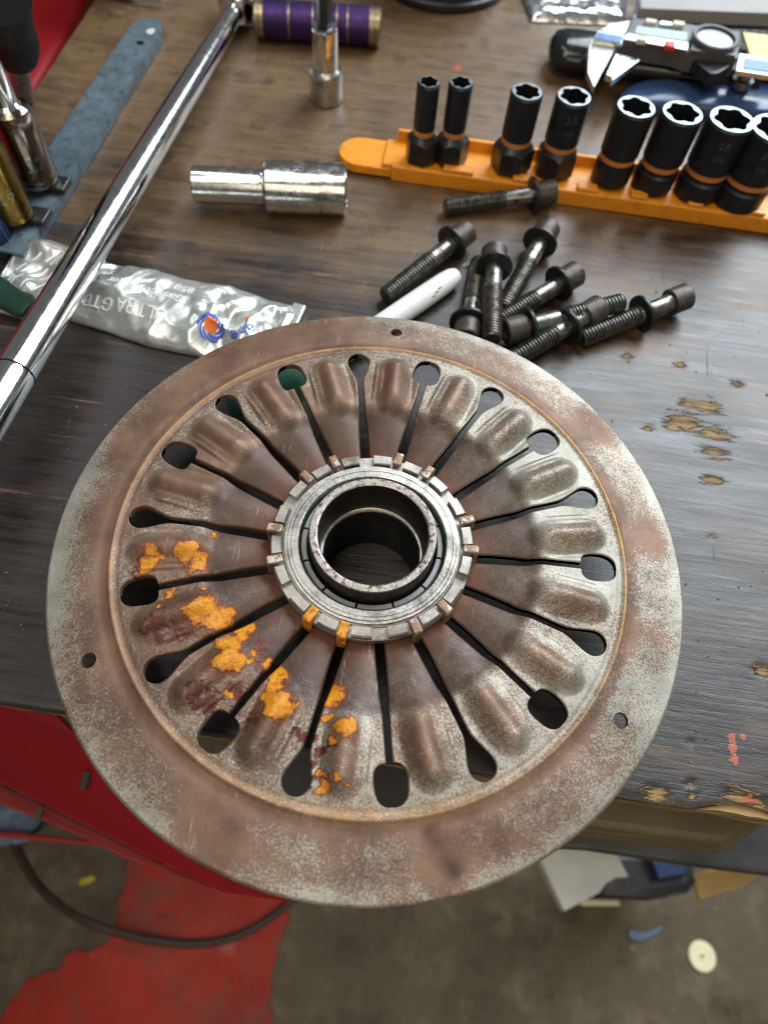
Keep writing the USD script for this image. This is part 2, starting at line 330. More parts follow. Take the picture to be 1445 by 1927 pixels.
# concrete floor and its red paint
g = NG(); tc = g.add('texture_coordinate', 'object')
a = g.noise(tc, 3., 5., .6); b = g.noise(tc, 22, 5., .65); c = g.noise(tc, 60, 4., .6); d = g.noise(tc, 9., 3., .5)
col = g.mix(g.rng(a, .35, .65), (.070, .052, .029), (.120, .094, .055)); col = g.mix(g.rng(b, .50, .70, 0., .7), col, (.17, .145, .10)); col = g.mix(g.rng(g.noise(tc, 7, 6., .7), .50, .66, 0., .75), col, (.022, .017, .012))
col = g.mix(g.rng(b, .28, .40, .8, 0.), col, (.025, .02, .015)); col = g.mix(g.rng(g.noise(tc, 28, 2., .5), .69, .73, 0., .6), col, (.17, .03, .02))
col = g.mix(g.rng(c, .70, .74, 0., .7), col, (.26, .24, .18))
g.done('concrete', col, g.rng(b, .3, .7, .4, .6), 0., c, .001, {'specular_ior_level': .3})
g = NG(); tc = g.add('texture_coordinate', 'object')
a = g.noise(tc, 6., 5., .6); b = g.noise(tc, 25, 5., .65)
col = g.mix(g.rng(a, .35, .65), (.28, .013, .006), (.42, .028, .012)); col = g.mix(g.rng(g.noise(tc, 11, 7., .78, .6), .50, .64, 0., .7), col, (.13, .05, .03)); col = g.mix(g.rng(b, .66, .74, 0., .8), col, (.05, .03, .02))
col = g.mix(g.rng(g.noise(tc, 14, 4., .6), .66, .76, 0., .5), col, (.30, .20, .17))
g.done('floor_paint', col, g.rng(b, .3, .7, .35, .5), 0., b, .0006, {'specular_ior_level': .2})

# ---------------------------------------------------------------- setting: floor
ZF = -0.75
o = obj('floor', grid(np.stack(np.meshgrid(np.linspace(-2.2, 2.6, 9), np.linspace(-1.6, 3.0, 9), indexing='xy'), -1).reshape(9, 9, 2)[..., [0, 1, 1]]*[1, 1, 0]+[0, 0, ZF]), 'concrete', smooth=False)
tag(o, 'dark stained concrete workshop floor', None, None, 'structure')
def ragged(pts, z, amp=6, step=10, seed=0):
    pts = np.array(pts, float); out = []
    for i in range(len(pts)):
        a, b = pts[i], pts[(i+1) % len(pts)]; n = max(1, int(np.hypot(*(b-a))/step)); nr = np.array([-(b-a)[1], (b-a)[0]])/max(np.hypot(*(b-a)), 1)
        for k in range(n):
            q = a+(b-a)*k/n; out.append(q+nr*(fbm(np.array([q[0]*.03, q[1]*.03, seed+.5]), 5)-.5)*2*amp)
    return [at(u, v, z)[:2] for u, v in out]
red = ragged([(540, 1600), (538, 1740), (512, 1830), (525, 1990), (-40, 1990), (40, 1862), (130, 1800), (188, 1783), (216, 1735), (236, 1640), (250, 1560)], ZF+.003, 26, 8)
o = obj('floor_paint', slab(red, ZF+.0005, ZF+.003, .0008), 'floor_paint'); tag(o, 'red paint patch on the concrete floor', None, None, 'structure')

# ---------------------------------------------------------------- workbench
BD = math.radians(-2.25); BO = np.array([-.14950, .04946])            # a point of the front edge and its direction
bx, by = np.array([math.cos(BD), math.sin(BD)]), np.array([-math.sin(BD), math.cos(BD)])
def bs(p): d = np.asarray(p)[..., :2]-BO; return d@bx, d@by            # world -> bench (s, t)
bench = thing('workbench', 'dark oil-stained plywood workbench top under all the tools, with a chipped front edge', 'workbench', place((*BO, 0), BD))
s0, s1, t1 = bs(at(55, 187))[0], .50, .95
S, Tt = np.meshgrid(np.linspace(s0, s1, 390), np.concatenate([np.linspace(0, .2, 120), np.linspace(.2, t1, 330)[1:]]), indexing='xy')
def blobs(X, Y, lst, toXY, sx=1., sy=1., z=0., wp=0.):
    f = np.zeros_like(X); Q = np.stack([X, Y, X*0], -1)
    if wp: X = X+(fbm(Q*150, 3, 41)-.5)*wp*2+(fbm(Q*520, 2, 43)-.5)*wp; Y = Y+(fbm(Q*150+9, 3, 45)-.5)*wp*2+(fbm(Q*520+5, 2, 47)-.5)*wp
    for u, v, r in lst:
        q = at(u, v, z); q1 = at(u+r, v, z); c = toXY(q); R = np.hypot(*(q1-q)[:2])
        f = np.maximum(f, 1-np.hypot((X-c[0])/sx, (Y-c[1])/sy)/(2*R))
    return np.clip(f, 0, 1)
bare = blobs(S, Tt, [(1290, 795, 26), (1268, 802, 16), (1325, 762, 26), (1345, 815, 24), (1342, 852, 20), (1340, 905, 14), (1298, 760, 15), (1218, 803, 9), (1388, 722, 12), (1180, 668, 9), (1280, 685, 10),
    (1435, 1262, 13), (1300, 1475, 7), (1303, 1500, 7), (1235, 1497, 18), (1390, 1510, 24), (1430, 1525, 24), (1300, 1400, 5), (1340, 1010, 6), (880, 500, 5), (1075, 620, 7), (245, 655, 6), (700, 40, 8), (430, 560, 7)], bs, 1.35, .8)
redp = blobs(S, Tt, [(1375, 1390, 9), (1380, 1410, 10), (1383, 1430, 9), (1395, 1385, 8), (860, 125, 10), (1178, 660, 5), (1415, 1515, 14)], bs)
pu = at(0, 0)  # worn, browner wood at the back and middle, darker at the left front
cx, cy = bs(at(520, 200)); W = .40+.55*np.exp(-(((S-cx)/.24)**2+((Tt-cy)/.2)**2)); cx, cy = bs(at(850, 60)); W += .45*np.exp(-(((S-cx)/.2)**2+((Tt-cy)/.13)**2))
cx, cy = bs(at(180, 800)); W -= .55*np.exp(-(((S-cx)/.2)**2+((Tt-cy)/.15)**2)); cx, cy = bs(at(1350, 1000)); W -= .10*np.exp(-(((S-cx)/.12)**2+((Tt-cy)/.2)**2))
P3 = np.stack([S, Tt, S*0], -1)
z = (fbm(P3*[14, 40, 1], 3, 5)-.5)*.0009 - np.clip(bare-.3, 0, .5)*.0022*fbm(P3*260, 2, 8)
chip = np.clip(fbm(P3*[26, 1, 1]+[3, 0, 0], 3, 9)-.52, 0, 1)*(.010*np.clip((S-.12)/.1, 0, 1)+.002)
edge = np.exp(-Tt/.004); P3[..., 1] += chip*edge; P3[..., 2] = z-.0009*np.exp(-Tt/.0012)
bare = np.maximum(bare, np.clip((chip-.0006)*260, 0, .9)*np.exp(-Tt/.007))
TV = .0022
front = P3[:1].copy(); front[..., 2] = -TV
m = grid(np.concatenate([front, P3])); n_ = len(P3[0])
ax = np.stack([np.concatenate([q[:1], q]).ravel() for q in (bare, redp, np.clip(W, 0, 1))], -1)
v, f, nn = meshkit.arrays(m, True)
raw('bench_top', v, f, nn, 'bench_wood', bench, [('wear_a', ax)])
def ply(z0, z1, off, amp, mat, seed, lbl=None):
    s = np.linspace(s0, s1, 260); y = off+(fbm(np.stack([s*60, s*0+seed, s*0], -1), 4, seed)-.5)*amp
    y = np.maximum(y, .0002)
    L = [np.stack([s, y*0+.3, s*0+z0], -1), np.stack([s, y, s*0+z0], -1), np.stack([s, y, s*0+z1], -1), np.stack([s, y*0+.3, s*0+z1], -1)]
    o = obj('ply_layer', grid(np.array(L)), mat, bench, 25)
zz = -TV-.0001
for k, (th, off, amp, mt) in enumerate(((.0034, .0014, .0024, 'ply_light'), (.0034, .0022, .002, 'ply_dark'), (.0036, .0016, .002, 'ply_light'), (.0036, .0020, .0022, 'ply_dark'), (.0032, .0016, .002, 'ply_light'))):
    ply(zz-th, zz, off, amp, mt, 20+k); zz -= th+.0001
obj('bench_core', box(s0, s1, .3, t1, zz, -TV-.0004), 'ply_dark', bench)
ls = box(s0-.0002, s0+.004, .0005, .2995, zz, -TV-.0003); obj('side_edge', ls, 'ply_light', bench)

# ---------------------------------------------------------------- red things round the bench
cb = thing('tool_cabinet', 'bright red steel tool cabinet standing past the left end of the bench', 'cabinet', place((-.53, .62, ZF)))
H = 1
lx, hx, ly, hy, hz = -.5, .235, -.42, .55, .735
obj('cabinet_body', rbox(lx, hx, ly, hy, 0, hz, .008), 'red_paint', cb)
obj('lid', rbox(lx-.004, hx+.006, .045, hy+.004, hz+.001, hz+.10, .008), 'red_paint', cb)
obj('drawer_seam', rbox(lx, hx+.002, .025, .0435, hz-.01, hz+.02, .003), 'hidden_dark', cb)
tr = thing('steel_trolley', 'red steel trolley frame below the front edge of the bench', 'trolley', place((0, 0, ZF)))
def px3(pts): return [at(u, v, z)-[0, 0, ZF] for u, v, z in pts]
def quadslab(pts, th, mat, parent, name, b=.0015):
    p = np.array(px3(pts)); return obj(name, slab(p, p[:, 2]-th, p[:, 2], b), mat, parent)
quadslab([(-160, 1250, -.14), (90, 1325, -.14), (150, 1385, -.145), (335, 1470, -.16), (560, 1700, -.20), (420, 1680, -.20), (307, 1625, -.20), (0, 1474, -.20), (-160, 1395, -.20)], .006, 'red_paint', tr, 'top_panel')
quadslab([(-160, 1398, -.205), (0, 1477, -.205), (307, 1628, -.205), (400, 1672, -.205), (232, 1615, -.222), (145, 1572, -.226), (0, 1514, -.23), (-160, 1440, -.235)], .004, 'red_worn', tr, 'flange')
quadslab([(-160, 1545, -.28), (0, 1563, -.28), (185, 1583, -.262), (300, 1625, -.25), (180, 1592, -.275), (0, 1577, -.29), (-160, 1562, -.29)], .02, 'red_worn', tr, 'lower_rail')
for u, v in ((160, 1470), (75, 1527)):
    q = at(u, v, -.165 if u == 160 else -.2095)-[0, 0, ZF]
    obj('slot', trimesh.creation.box((.004, .010, .002), transform=trimesh.transformations.translation_matrix(q)), 'shelf_grey', tr)
for x, y in ((-.42, .22), (-.42, .75), (.42, .75), (.42, .2)):
    obj('leg', rbox(x-.02, x+.02, y-.02, y+.02, 0, -ZF-.03, .003), 'shelf_grey' if x > 0 else 'red_paint', tr)
o = obj('rag', fix(trimesh.Trimesh(*(lambda s: (np.asarray(s.vertices)*[.03, .022, .012]*(.75+.5*fbm(np.asarray(s.vertices)*2.2+5, 3))[:, None]+at(18, 1532, -.3), s.faces))(trimesh.creation.icosphere(4)))), 'blue_scrap')
tag(o, 'crumpled blue-grey rag in the dark gap of the red trolley', 'rag')

# ---------------------------------------------------------------- clutch plate
DC = np.array([-.00334, .1215, ZD])
cl = thing('clutch_plate', 'round rusty clutch diaphragm spring plate with eighteen slotted fingers, overhanging the bench edge', 'clutch plate', place(DC))
RO, R1, RI = .130, .1022, .0405
BULB_I, BULB_O = .0858, .1004
def halfw(r, k):
    neck = np.interp(r, [.040, .050, .060, .0665, .082, .12], [.0018, .0019, .0017, .00130, .00125, .00125])
    if k % 2 == 0:
        u = (r-(BULB_I+BULB_O)/2)/((BULB_O-BULB_I)/2); W = .0060*np.clip(1-np.abs(u)**2.7, 0, 1)**(1/2.7)*(1-.06*u)
    else:
        rc, R = .0953, .0050; t = np.clip((r-.0825)/(rc-.0825), 0, 1); t = t*t*(3-2*t)*.75+t*.25
        W = np.where(r > rc, np.sqrt(np.clip(R*R-(r-rc)**2, 0, None)), .00125+(R-.00125)*t)
    W = np.where(r > BULB_O, 0, np.maximum(W, np.where(r < .0905, neck, 0)))
    return W
def zrim(r):
    z = .0048*(RO-r)/(RO-.104)
    z = np.where(r < .104, .0048+.0006*np.clip((.104-r)/.01, 0, 1), z)
    z = z+.0006*np.exp(-((r-.1042)/.0009)**2)-.0004*np.exp(-((r-.1080)/.0022)**2)-.0003*np.exp(-((r-.1018)/.0010)**2)
    z = z-.0011*np.clip((r-(RO-.0012))/.0012, 0, 1)**2
    return z
def sm(x, a, b): t = np.clip((x-a)/(b-a), 0, 1); return t*t*(3-2*t)
def zfin(r, u, de):
    """r radius, u tangential offset from the finger's axis, de distance to the slot edge"""
    z = zrim(r)
    z = z-.0050*np.clip((.0700-r)/.030, 0, 1)**1.3
    v = r; uu = u+.0014
    d = np.hypot(uu, np.maximum(np.maximum((.0750-v)*.72, v-.0910), 0))
    R = .0081; h = .0050*(.5+.5*np.cos(PI*np.clip(d/R, 0, 1)))**.9
    z = z+h+.0006*np.exp(-((d-R)/.0022)**2)*0
    z = z+.0011*sm(uu, .0045, .0066)*sm(-uu, -.0098, -.0086)*sm(v, .069, .081)*sm(-v, -.0970, -.0870)
    z = z-.0009*np.exp(-((uu+.0085)/.0016)**2)*sm(v, .070, .080)*sm(-v, -.096, -.087)
    inner = sm(-r, -.071, -.062); z = z-inner*.0011*(u/.0065)**2
    return z-.0006*(1-np.clip(de/.0007, 0, 1))**2
rows = np.unique(np.round(np.concatenate([np.linspace(RI, .084, 92), (BULB_I+BULB_O)/2+(BULB_O-BULB_I)/2*np.sin(np.linspace(-PI/2, PI/2, 36)), .0953+.0050*np.sin(np.linspace(0, PI/2, 12)), np.linspace(.084, R1, 40)]), 7))
nc = 64; tcol = np.unique(np.concatenate([np.linspace(0, 1, nc), [.006, .012, .024, .976, .988, .994]])); nc = len(tcol)
RUST = [(285,1050,20),(272,1068,15),(355,1045,22),(375,1062,18),(342,1040,14),(385,1150,28),(365,1150,18),(410,1165,26),(430,1150,14),(375,1102,6),(325,1115,8),(305,1140,5),(455,1185,17),(430,1210,20),(425,1240,24),(450,1243,15),(465,1180,12),
  (520,1265,15),(515,1290,15),(520,1332,24),(540,1325,18),(505,1310,13),(630,1305,19),(620,1345,9),(650,1375,17),(665,1365,10),(606,1455,7),(605,1482,11),(632,1470,8),(480,1230,9),(470,1245,8),(418,1372,6),(398,1003,7),(620,1395,6),(655,1478,5),(430,1310,6),(505,1240,7)]
STAIN = [(390,1310,34),(440,1300,30),(300,1185,30),(345,1185,26),(495,1235,26),(560,1380,20),(380,1330,30),(255,1070,14),(590,1450,26),(470,1350,26),(610,1410,18)]
def loc(q): return (q-DC)[0], (q-DC)[1]
def attrs(V):
    x, y = V[:, 0], V[:, 1]; r = np.hypot(x, y); th = np.degrees(np.arctan2(y, x))
    rust = blobs(x, y, RUST, loc, z=ZD+.0065, wp=.0028); stain = blobs(x, y, STAIN, loc, z=ZD+.0065, wp=.005)
    a = (th % 360); wz = np.exp(-((a-228)/34)**4)*sm(r, .055, .066)*sm(-r, -.1045, -.1005)
    lf = fbm(np.stack([x, y, x*0], -1)*38, 4, 3); lf2 = fbm(np.stack([x, y, x*0], -1)*90+7, 3, 6)
    tipf = sm(-r, -.0715, -.0665)*(1-.25*lf2)
    gold = np.exp(-((r-.1042)/.0008)**2)*np.clip(.55+.9*(lf2-.4)+.3*np.cos(np.radians(th-60)), 0, 1)
    gold = np.maximum(gold, .5*np.exp(-((r-.1025)/.002)**2)*np.exp(-((a-272)/40)**2))
    side = .5+.5*np.cos(np.radians(th-5))                                # pale flaked scale is left mostly on the right half
    wear = .25+.27*side+.60*(lf-.5)
    wear += np.where(r > R1, .26*sm(r, .120, .1285)*(.35+.65*lf2*1.4)-.30*np.exp(-((r-.1075)/.003)**2), .06)
    wear += .30*np.exp(-((a-185)/28)**2)*sm(r, .112, .124)-.35*np.exp(-((a-120)/38)**2)*sm(r, .1, .105)
    wear += -.2*np.exp(-((a-120)/60)**2)*(r < R1)
    for (u, v, rr, am) in ((830, 1620, 40, .55), (1120, 800, 45, .4), (250, 830, 40, .3), (1230, 1010, 40, .45), (400, 1560, 70, .3)):
        q = loc(at(u, v, ZD+.003)); R = rr/4600; wear -= am*np.exp(-((x-q[0])**2+(y-q[1])**2)/R**2)
    q0, q1 = np.array(loc(at(800, 1560, ZD+.004))), np.array(loc(at(865, 1655, ZD+.001)))
    d = (q1-q0)/np.linalg.norm(q1-q0); ds = (x-q0[0])*d[1]-(y-q0[1])*d[0]; al = ((x-q0[0])*d[0]+(y-q0[1])*d[1])/np.linalg.norm(q1-q0)
    uu = r*np.radians((a % 20)-10)+.0014; pk = np.exp(-(np.hypot(uu/.0065, (r-.083)/.011))**4); wear -= .28*pk; wear += .06*sm(r, .068, .073)*(r < R1)
    tipf = np.maximum(tipf, 1.0*np.exp(-(ds/.0035)**2)*sm(al, -.1, .1)*sm(-al, -1.05, -.9)*np.clip(.25+lf2*1.6, 0, 1))
    return [('wear_a', np.stack([rust, stain, wz], -1)), ('wear_b', np.stack([tipf, gold, np.clip(wear, 0, 1.2)], -1))]
TH = .0024
tops = []
for k in range(18):
    c = math.radians(20*k+10); R = rows[:, None]
    wl, wr = halfw(rows, k)[:, None], halfw(rows, k+1)[:, None]
    a0 = c-math.radians(10)+wl/R; a1 = c+math.radians(10)-wr/R
    A = a0+(a1-a0)*tcol[None]
    de = np.minimum(np.where(wl > 0, (A-a0)*R, 1), np.where(wr > 0, (a1-A)*R, 1))
    tl = np.where(wl > 0, 0, 1)
    Z = zfin(R+0*A, R*(A-c), de)
    tops.append(np.stack([R*np.cos(A), R*np.sin(A), Z], -1))
rrim = np.concatenate([np.linspace(R1, .112, 34), np.linspace(.112, RO-.0014, 34)[1:], RO-.0012*(1-np.sin(np.linspace(0, PI/2, 6)))])
arim = np.sort(np.concatenate([math.radians(20*k+10)+math.radians(10)*(2*tcol[:-1]-1) for k in range(18)]))
rimV = np.stack([rrim[:, None]*np.cos(arim), rrim[:, None]*np.sin(arim), np.repeat(zrim(rrim)[:, None], len(arim), 1)], -1)
# holes of the rim: the faces inside are left out and the vertices round them drawn onto the circle
HOLES = [loc(at(u, v, ZD+.0026)) for u, v in ((746, 625), (167, 1243), (1168, 1356))]
HR = .0029
for hx_, hy_ in HOLES:
    d = np.hypot(rimV[..., 0]-hx_, rimV[..., 1]-hy_); w = (d > HR*.55) & (d < HR*1.25)
    s = np.where(w, HR/np.maximum(d, 1e-9), 1)
    rimV[..., 0] = hx_+(rimV[..., 0]-hx_)*s; rimV[..., 1] = hy_+(rimV[..., 1]-hy_)*s
rm_ = grid(rimV, True)
cen = rm_.vertices[rm_.faces].mean(1); keep = np.ones(len(cen), bool)
for hx_, hy_ in HOLES: keep &= np.hypot(cen[:, 0]-hx_, cen[:, 1]-hy_) > HR*.97
rimF = rm_.faces[keep]
tm = [grid(t) for t in tops]
allm = cat([*tm, trimesh.Trimesh(rm_.vertices, rimF, process=False)])
key = np.round(allm.vertices/2e-6).astype(np.int64); _, inv = np.unique(key, axis=0, return_inverse=True); inv = inv.ravel()
fn = np.cross(allm.vertices[allm.faces[:, 1]]-allm.vertices[allm.faces[:, 0]], allm.vertices[allm.faces[:, 2]]-allm.vertices[allm.faces[:, 0]])
fn *= np.sign(fn[:, 2:]+1e-30)
acc = np.zeros((inv.max()+1, 3))
for q in range(3): np.add.at(acc, inv[allm.faces[:, q]], fn)
nrm = acc[inv]; nrm /= np.maximum(np.linalg.norm(nrm, axis=1, keepdims=True), 1e-12)
def upface(v, f):
    s = np.cross(v[f[:, 1]]-v[f[:, 0]], v[f[:, 2]]-v[f[:, 0]])[:, 2] < 0; f = f.copy(); f[s] = f[s][:, ::-1]; return f
off = 0
for k in range(18):
    Vt_ = tops[k]; a, b = Vt_.shape[:2]; v = np.asarray(tm[k].vertices); f = upface(v, np.asarray(tm[k].faces)); n = nrm[off:off+len(v)]; off += len(v)
    bs_ = np.arange(0, b, 3); bs_ = np.unique(np.append(bs_, b-1))
    bot = Vt_[:, bs_]-[0, 0, TH]; bm_ = grid(bot); bf = upface(np.asarray(bm_.vertices), np.asarray(bm_.faces))[:, ::-1]
    mg, mb = halfw(rows, k) > 0, halfw(rows, k+1) > 0
    V, F, N = [v, np.asarray(bm_.vertices)], [f, bf+len(v)], [n, np.tile([0, 0, -1.], (len(bm_.vertices), 1))]; cnt = len(v)+len(bm_.vertices)
    ring = [Vt_[:, 0], Vt_[:, -1]]
    for side in (0, -1):
        e = Vt_[:, side]; w = np.array([e, e-[0, 0, TH]]); d = np.gradient(e, axis=0); nw = np.stack([-d[:, 1], d[:, 0], d[:, 0]*0], -1)*(-1 if side == 0 else 1)
        nw /= np.maximum(np.linalg.norm(nw, axis=1, keepdims=True), 1e-12)
        gm_ = grid(w); V.append(np.asarray(gm_.vertices)); N.append(np.concatenate([nw, nw])); F.append(np.asarray(gm_.faces)+cnt); cnt += len(gm_.vertices)
    e = Vt_[0]; w = np.array([e, e-[0, 0, TH]]); gm_ = grid(w); V.append(np.asarray(gm_.vertices)); N.append(-np.concatenate([e, e])*[1, 1, 0]/RI); F.append(np.asarray(gm_.faces)+cnt)
    V, F, N = np.concatenate(V), np.concatenate(F), np.concatenate(N)
    raw('finger', V, F, N, 'clutch_plate', cl, attrs(V))
v = np.asarray(rm_.vertices); n = nrm[off:]
f = upface(v, rimF); V, F, N = [v], [f], [n]
V.append(v-[0, 0, TH]); F.append(f[:, ::-1]+len(v)); N.append(-n); cnt = 2*len(v)
e = rimV[-1]; w = np.array([e, e-[0, 0, TH]]); gm_ = grid(w, True); V.append(np.asarray(gm_.vertices)); F.append(np.asarray(gm_.faces)+cnt); N.append(np.concatenate([e, e])*[1, 1, 0]/RO); cnt += len(gm_.vertices)
for hx_, hy_ in HOLES:
    th = np.linspace(0, 2*PI, 40, endpoint=False); zc = float(zrim(np.array(np.hypot(hx_, hy_))))
    e = np.stack([hx_+HR*np.cos(th), hy_+HR*np.sin(th), th*0], -1); e[:, 2] = zrim(np.hypot(e[:, 0], e[:, 1]))+.0001
    gm_ = grid(np.array([e, e-[0, 0, TH]]), True); V.append(np.asarray(gm_.vertices)); F.append(np.asarray(gm_.faces)+cnt); cnt += len(gm_.vertices)
    nh = np.stack([-np.cos(th), -np.sin(th), th*0], -1); N.append(np.concatenate([nh, nh]))
V, F, N = np.concatenate(V), np.concatenate(F), np.concatenate(N)
raw('rim', V, F, N, 'clutch_plate', cl, attrs(V))

# hub: notched retaining ring, race, cage, sleeve, clips
ZH = .0074
ring = obj('retaining_ring', lathe([(.0350, .001), (.0412, .001), (.0415, .0014), (.0415, .0044), (.0411, .0048), (.0366, .0048), (.0363, .0056), (.0350, .0056), (.0350, .001)], 144), 'hub_steel', cl, 30)
def arcblock(r0, r1, a0, a1, z0, z1, b=.0004, n=8):
    a = np.linspace(a0, a1, n); ca, sa = np.cos(a), np.sin(a)
    prof = [(r0, z0), (r0, z1-b), (r0+b, z1), (r1-b*1.6, z1), (r1, z1-b*1.6), (r1, z0)]
    V = np.array([np.stack([r*ca, r*sa, a*0+z], -1) for r, z in prof]); g_ = grid(V)
    for e in (0, -1):
        c = V[:, e]; g_ = cat([g_, trimesh.Trimesh(c, [[0, i, i+1] for i in range(1, 5)], process=False)])
    return fix(g_)
for k in range(18):
    c = math.radians(20*k+10)+rng.normal(0, .004); h = math.radians(20)/2-.0030/.039
    obj('lug', arcblock(.0367, .0413, c-h, c+h, .0046, ZH+.0002+rng.normal(0, .00012)), 'hub_steel', ring, 30)
obj('bearing_race', lathe([(.0298, .000), (.0298, .0066), (.0301, .0070), (.0305, .0072), (.0327, .0072), (.0329, .0069), (.0331, .0072), (.0343, .0072), (.0346, .0067), (.0356, .0067), (.0358, .0063), (.0358, .002)], 144), 'race_steel', cl, 25)
for k in range(12):
    c = math.radians(30*k+8)
    obj('cage_segment', arcblock(.0268, .0292, c-math.radians(14), c+math.radians(14), -.001, .0042, .0003, 9), 'cage_grey', cl, 30)
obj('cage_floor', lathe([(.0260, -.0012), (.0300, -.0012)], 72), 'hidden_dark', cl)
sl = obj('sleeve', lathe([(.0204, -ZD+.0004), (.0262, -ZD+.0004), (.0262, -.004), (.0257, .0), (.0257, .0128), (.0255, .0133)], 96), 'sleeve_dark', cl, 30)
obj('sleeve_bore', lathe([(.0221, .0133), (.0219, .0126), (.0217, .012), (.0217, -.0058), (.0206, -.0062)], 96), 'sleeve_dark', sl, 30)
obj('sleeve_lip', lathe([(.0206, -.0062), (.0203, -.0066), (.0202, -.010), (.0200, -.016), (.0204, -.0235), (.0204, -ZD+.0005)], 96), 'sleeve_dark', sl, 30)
obj('bore_step', lathe([(.0218, -.0050), (.0214, -.0053), (.0206, -.0054), (.0203, -.0058), (.0203, -.0066)], 96), 'race_steel', sl, 25)
obj('sleeve_rim', lathe([(.0255, .0133), (.0252, .0138), (.0229, .0138), (.0223, .0135), (.0221, .0133)], 120), 'sleeve_rim', sl, 40)
clipm = fix(trimesh.boolean.union([rbox(.0368, .0432, -.0019, .0019, .0070, .0091, .0007), rbox(.0414, .0434, -.0019, .0019, -.0035, .0088, .0006)], engine='manifold'))
for k in range(18):
    if k % 3 == 2: continue
    a = math.radians(20*k)+rng.normal(0, .006); mm = clipm.copy(); mm.apply_transform(trimesh.transformations.rotation_matrix(a, [0, 0, 1]))
    o = obj('clip', mm, 'clip_orange' if k in (12, 13) else 'clip_rusty', cl, 25, 'clip eaten by orange rust' if k in (12, 13) else None)

# ---------------------------------------------------------------- bolts
def thread(x0, x1, r, pitch):
    pr = [(0, x0), (r-.0010, x0), (r-.0004, x0+.0008)]; x = x0+.0010
    while x+pitch < x1: pr += [(r-.0010, x), (r, x+pitch*.38), (r, x+pitch*.62), (r-.0010, x+pitch*.98)]; x += pitch
    return pr+[(r-.0003, x1)]
hexhole = np.array([(.0038*math.cos(i*PI/3), .0038*math.sin(i*PI/3)) for i in range(6)])
def bolt_parts(b, washer=.0585, L=.073):
    """axis along x from the thread's end; axis at z = 0"""
    hx0 = L-.0125
    obj('thread', fix(lathe(thread(0, .040, .0055, .0020), 28, 'x')), 'bolt_thread', b, 40)
    obj('shank', fix(lathe([(.0048, .040), (.0050, .0405), (.0050, hx0-.003), (.0056, hx0-.0022), (.0056, hx0)], 28, 'x')), 'bolt_shank', b, 40)
    hd = [(.0050, hx0), (.0072, hx0), (.0077, hx0+.0005), (.0078, L-.0008), (.0072, L), (.0046, L), (.0042, L-.0005), (.0040, L-.006), (0, L-.0065)]
    obj('head', fix(lathe(hd, 40, 'x')), 'bolt_head', b, 35)
    w = washer
    obj('washer', fix(lathe([(.0049, w), (.0105, w), (.0109, w+.0004), (.0109, w+.0018), (.0105, w+.0022), (.0049, w+.0022), (.0049, w)], 40, 'x')), 'black_oxide', b, 35)
BG = 'loose black flange bolts behind the clutch plate'
BOLTS = [((725, 558), (868, 443), .0058, .0108, 'black bolt with a shiny chipped head, lying along the white pen'),
    ((850, 388), (1043, 360), .0058, .0108, 'black bolt lying alone nearest the orange rail, head to the right'),
    ((957, 560), (1032, 427), .0058, .0108, 'black bolt pointing away, its head highest in the heap beside the pen'),
    ((945, 600), (1085, 513), .0058, .0108, 'black bolt in the heap with a bare bright shank, right of the two upright bolts'),
    ((926, 620), (930, 472), .018, .0155, 'black bolt lying on top of another, thread end towards the clutch plate'),
    ((893, 540), (876, 640), .0058, .0108, 'black bolt under another, turned with its washer at the clutch plate rim'),
    ((1143, 576), (950, 625), .0140, .0105, 'black bolt whose blunt head faces left, thread end pointing right'),
    ((940, 690), (1080, 607), .0058, .0108, 'black bolt half hidden under the clutch plate rim with its washer slid off the head'),
    ((1093, 636), (1268, 566), .0058, .0108, 'rightmost black bolt, its loose washer halfway along the thread')]
for i, (a, b, za, zb, lb) in enumerate(BOLTS):
    A, B = at(*a, za), at(*b, zb); d = (B-A)/np.linalg.norm(B-A); L = np.linalg.norm(B-A)
    if i in (0, 7, 8):
        o = thing('flange_bolt', lb, 'bolt', place(A, xdir=d), BG); bolt_parts(o, {0: .0575, 7: .048, 8: .040}[i], .073)
        if i == 0: proto = o
    else:
        o = dup(proto, place(B-d*.073, xdir=d, roll=i*1.1), lb, BG)

# ---------------------------------------------------------------- white pen
A, B = at(728, 606, .0065), at(861, 515, .0065); d = B-A; L = np.linalg.norm(d)
pen = thing('marker_pen', 'white plastic marker pen poking out from under the clutch plate', 'pen', place(A-d/L*.04, xdir=d))
L += .04; R = .0066
obj('barrel', fix(lathe([(0, 0), (R, 0), (R, L-.03), (R*.96, L-.012), (R*.86, L-.005), (R*.66, L-.0015), (R*.3, L), (0, L)], 40, 'x')), 'white_plastic', pen, 40)
for k in range(3):
    mk = trimesh.creation.box((.0025, .0004, .0006)); th = .55+.16*k
    mk.apply_translation((.072+.003*k, -R*math.cos(th)*1.0, R*math.sin(th))); obj('print_mark', mk, 'black_plastic', pen)

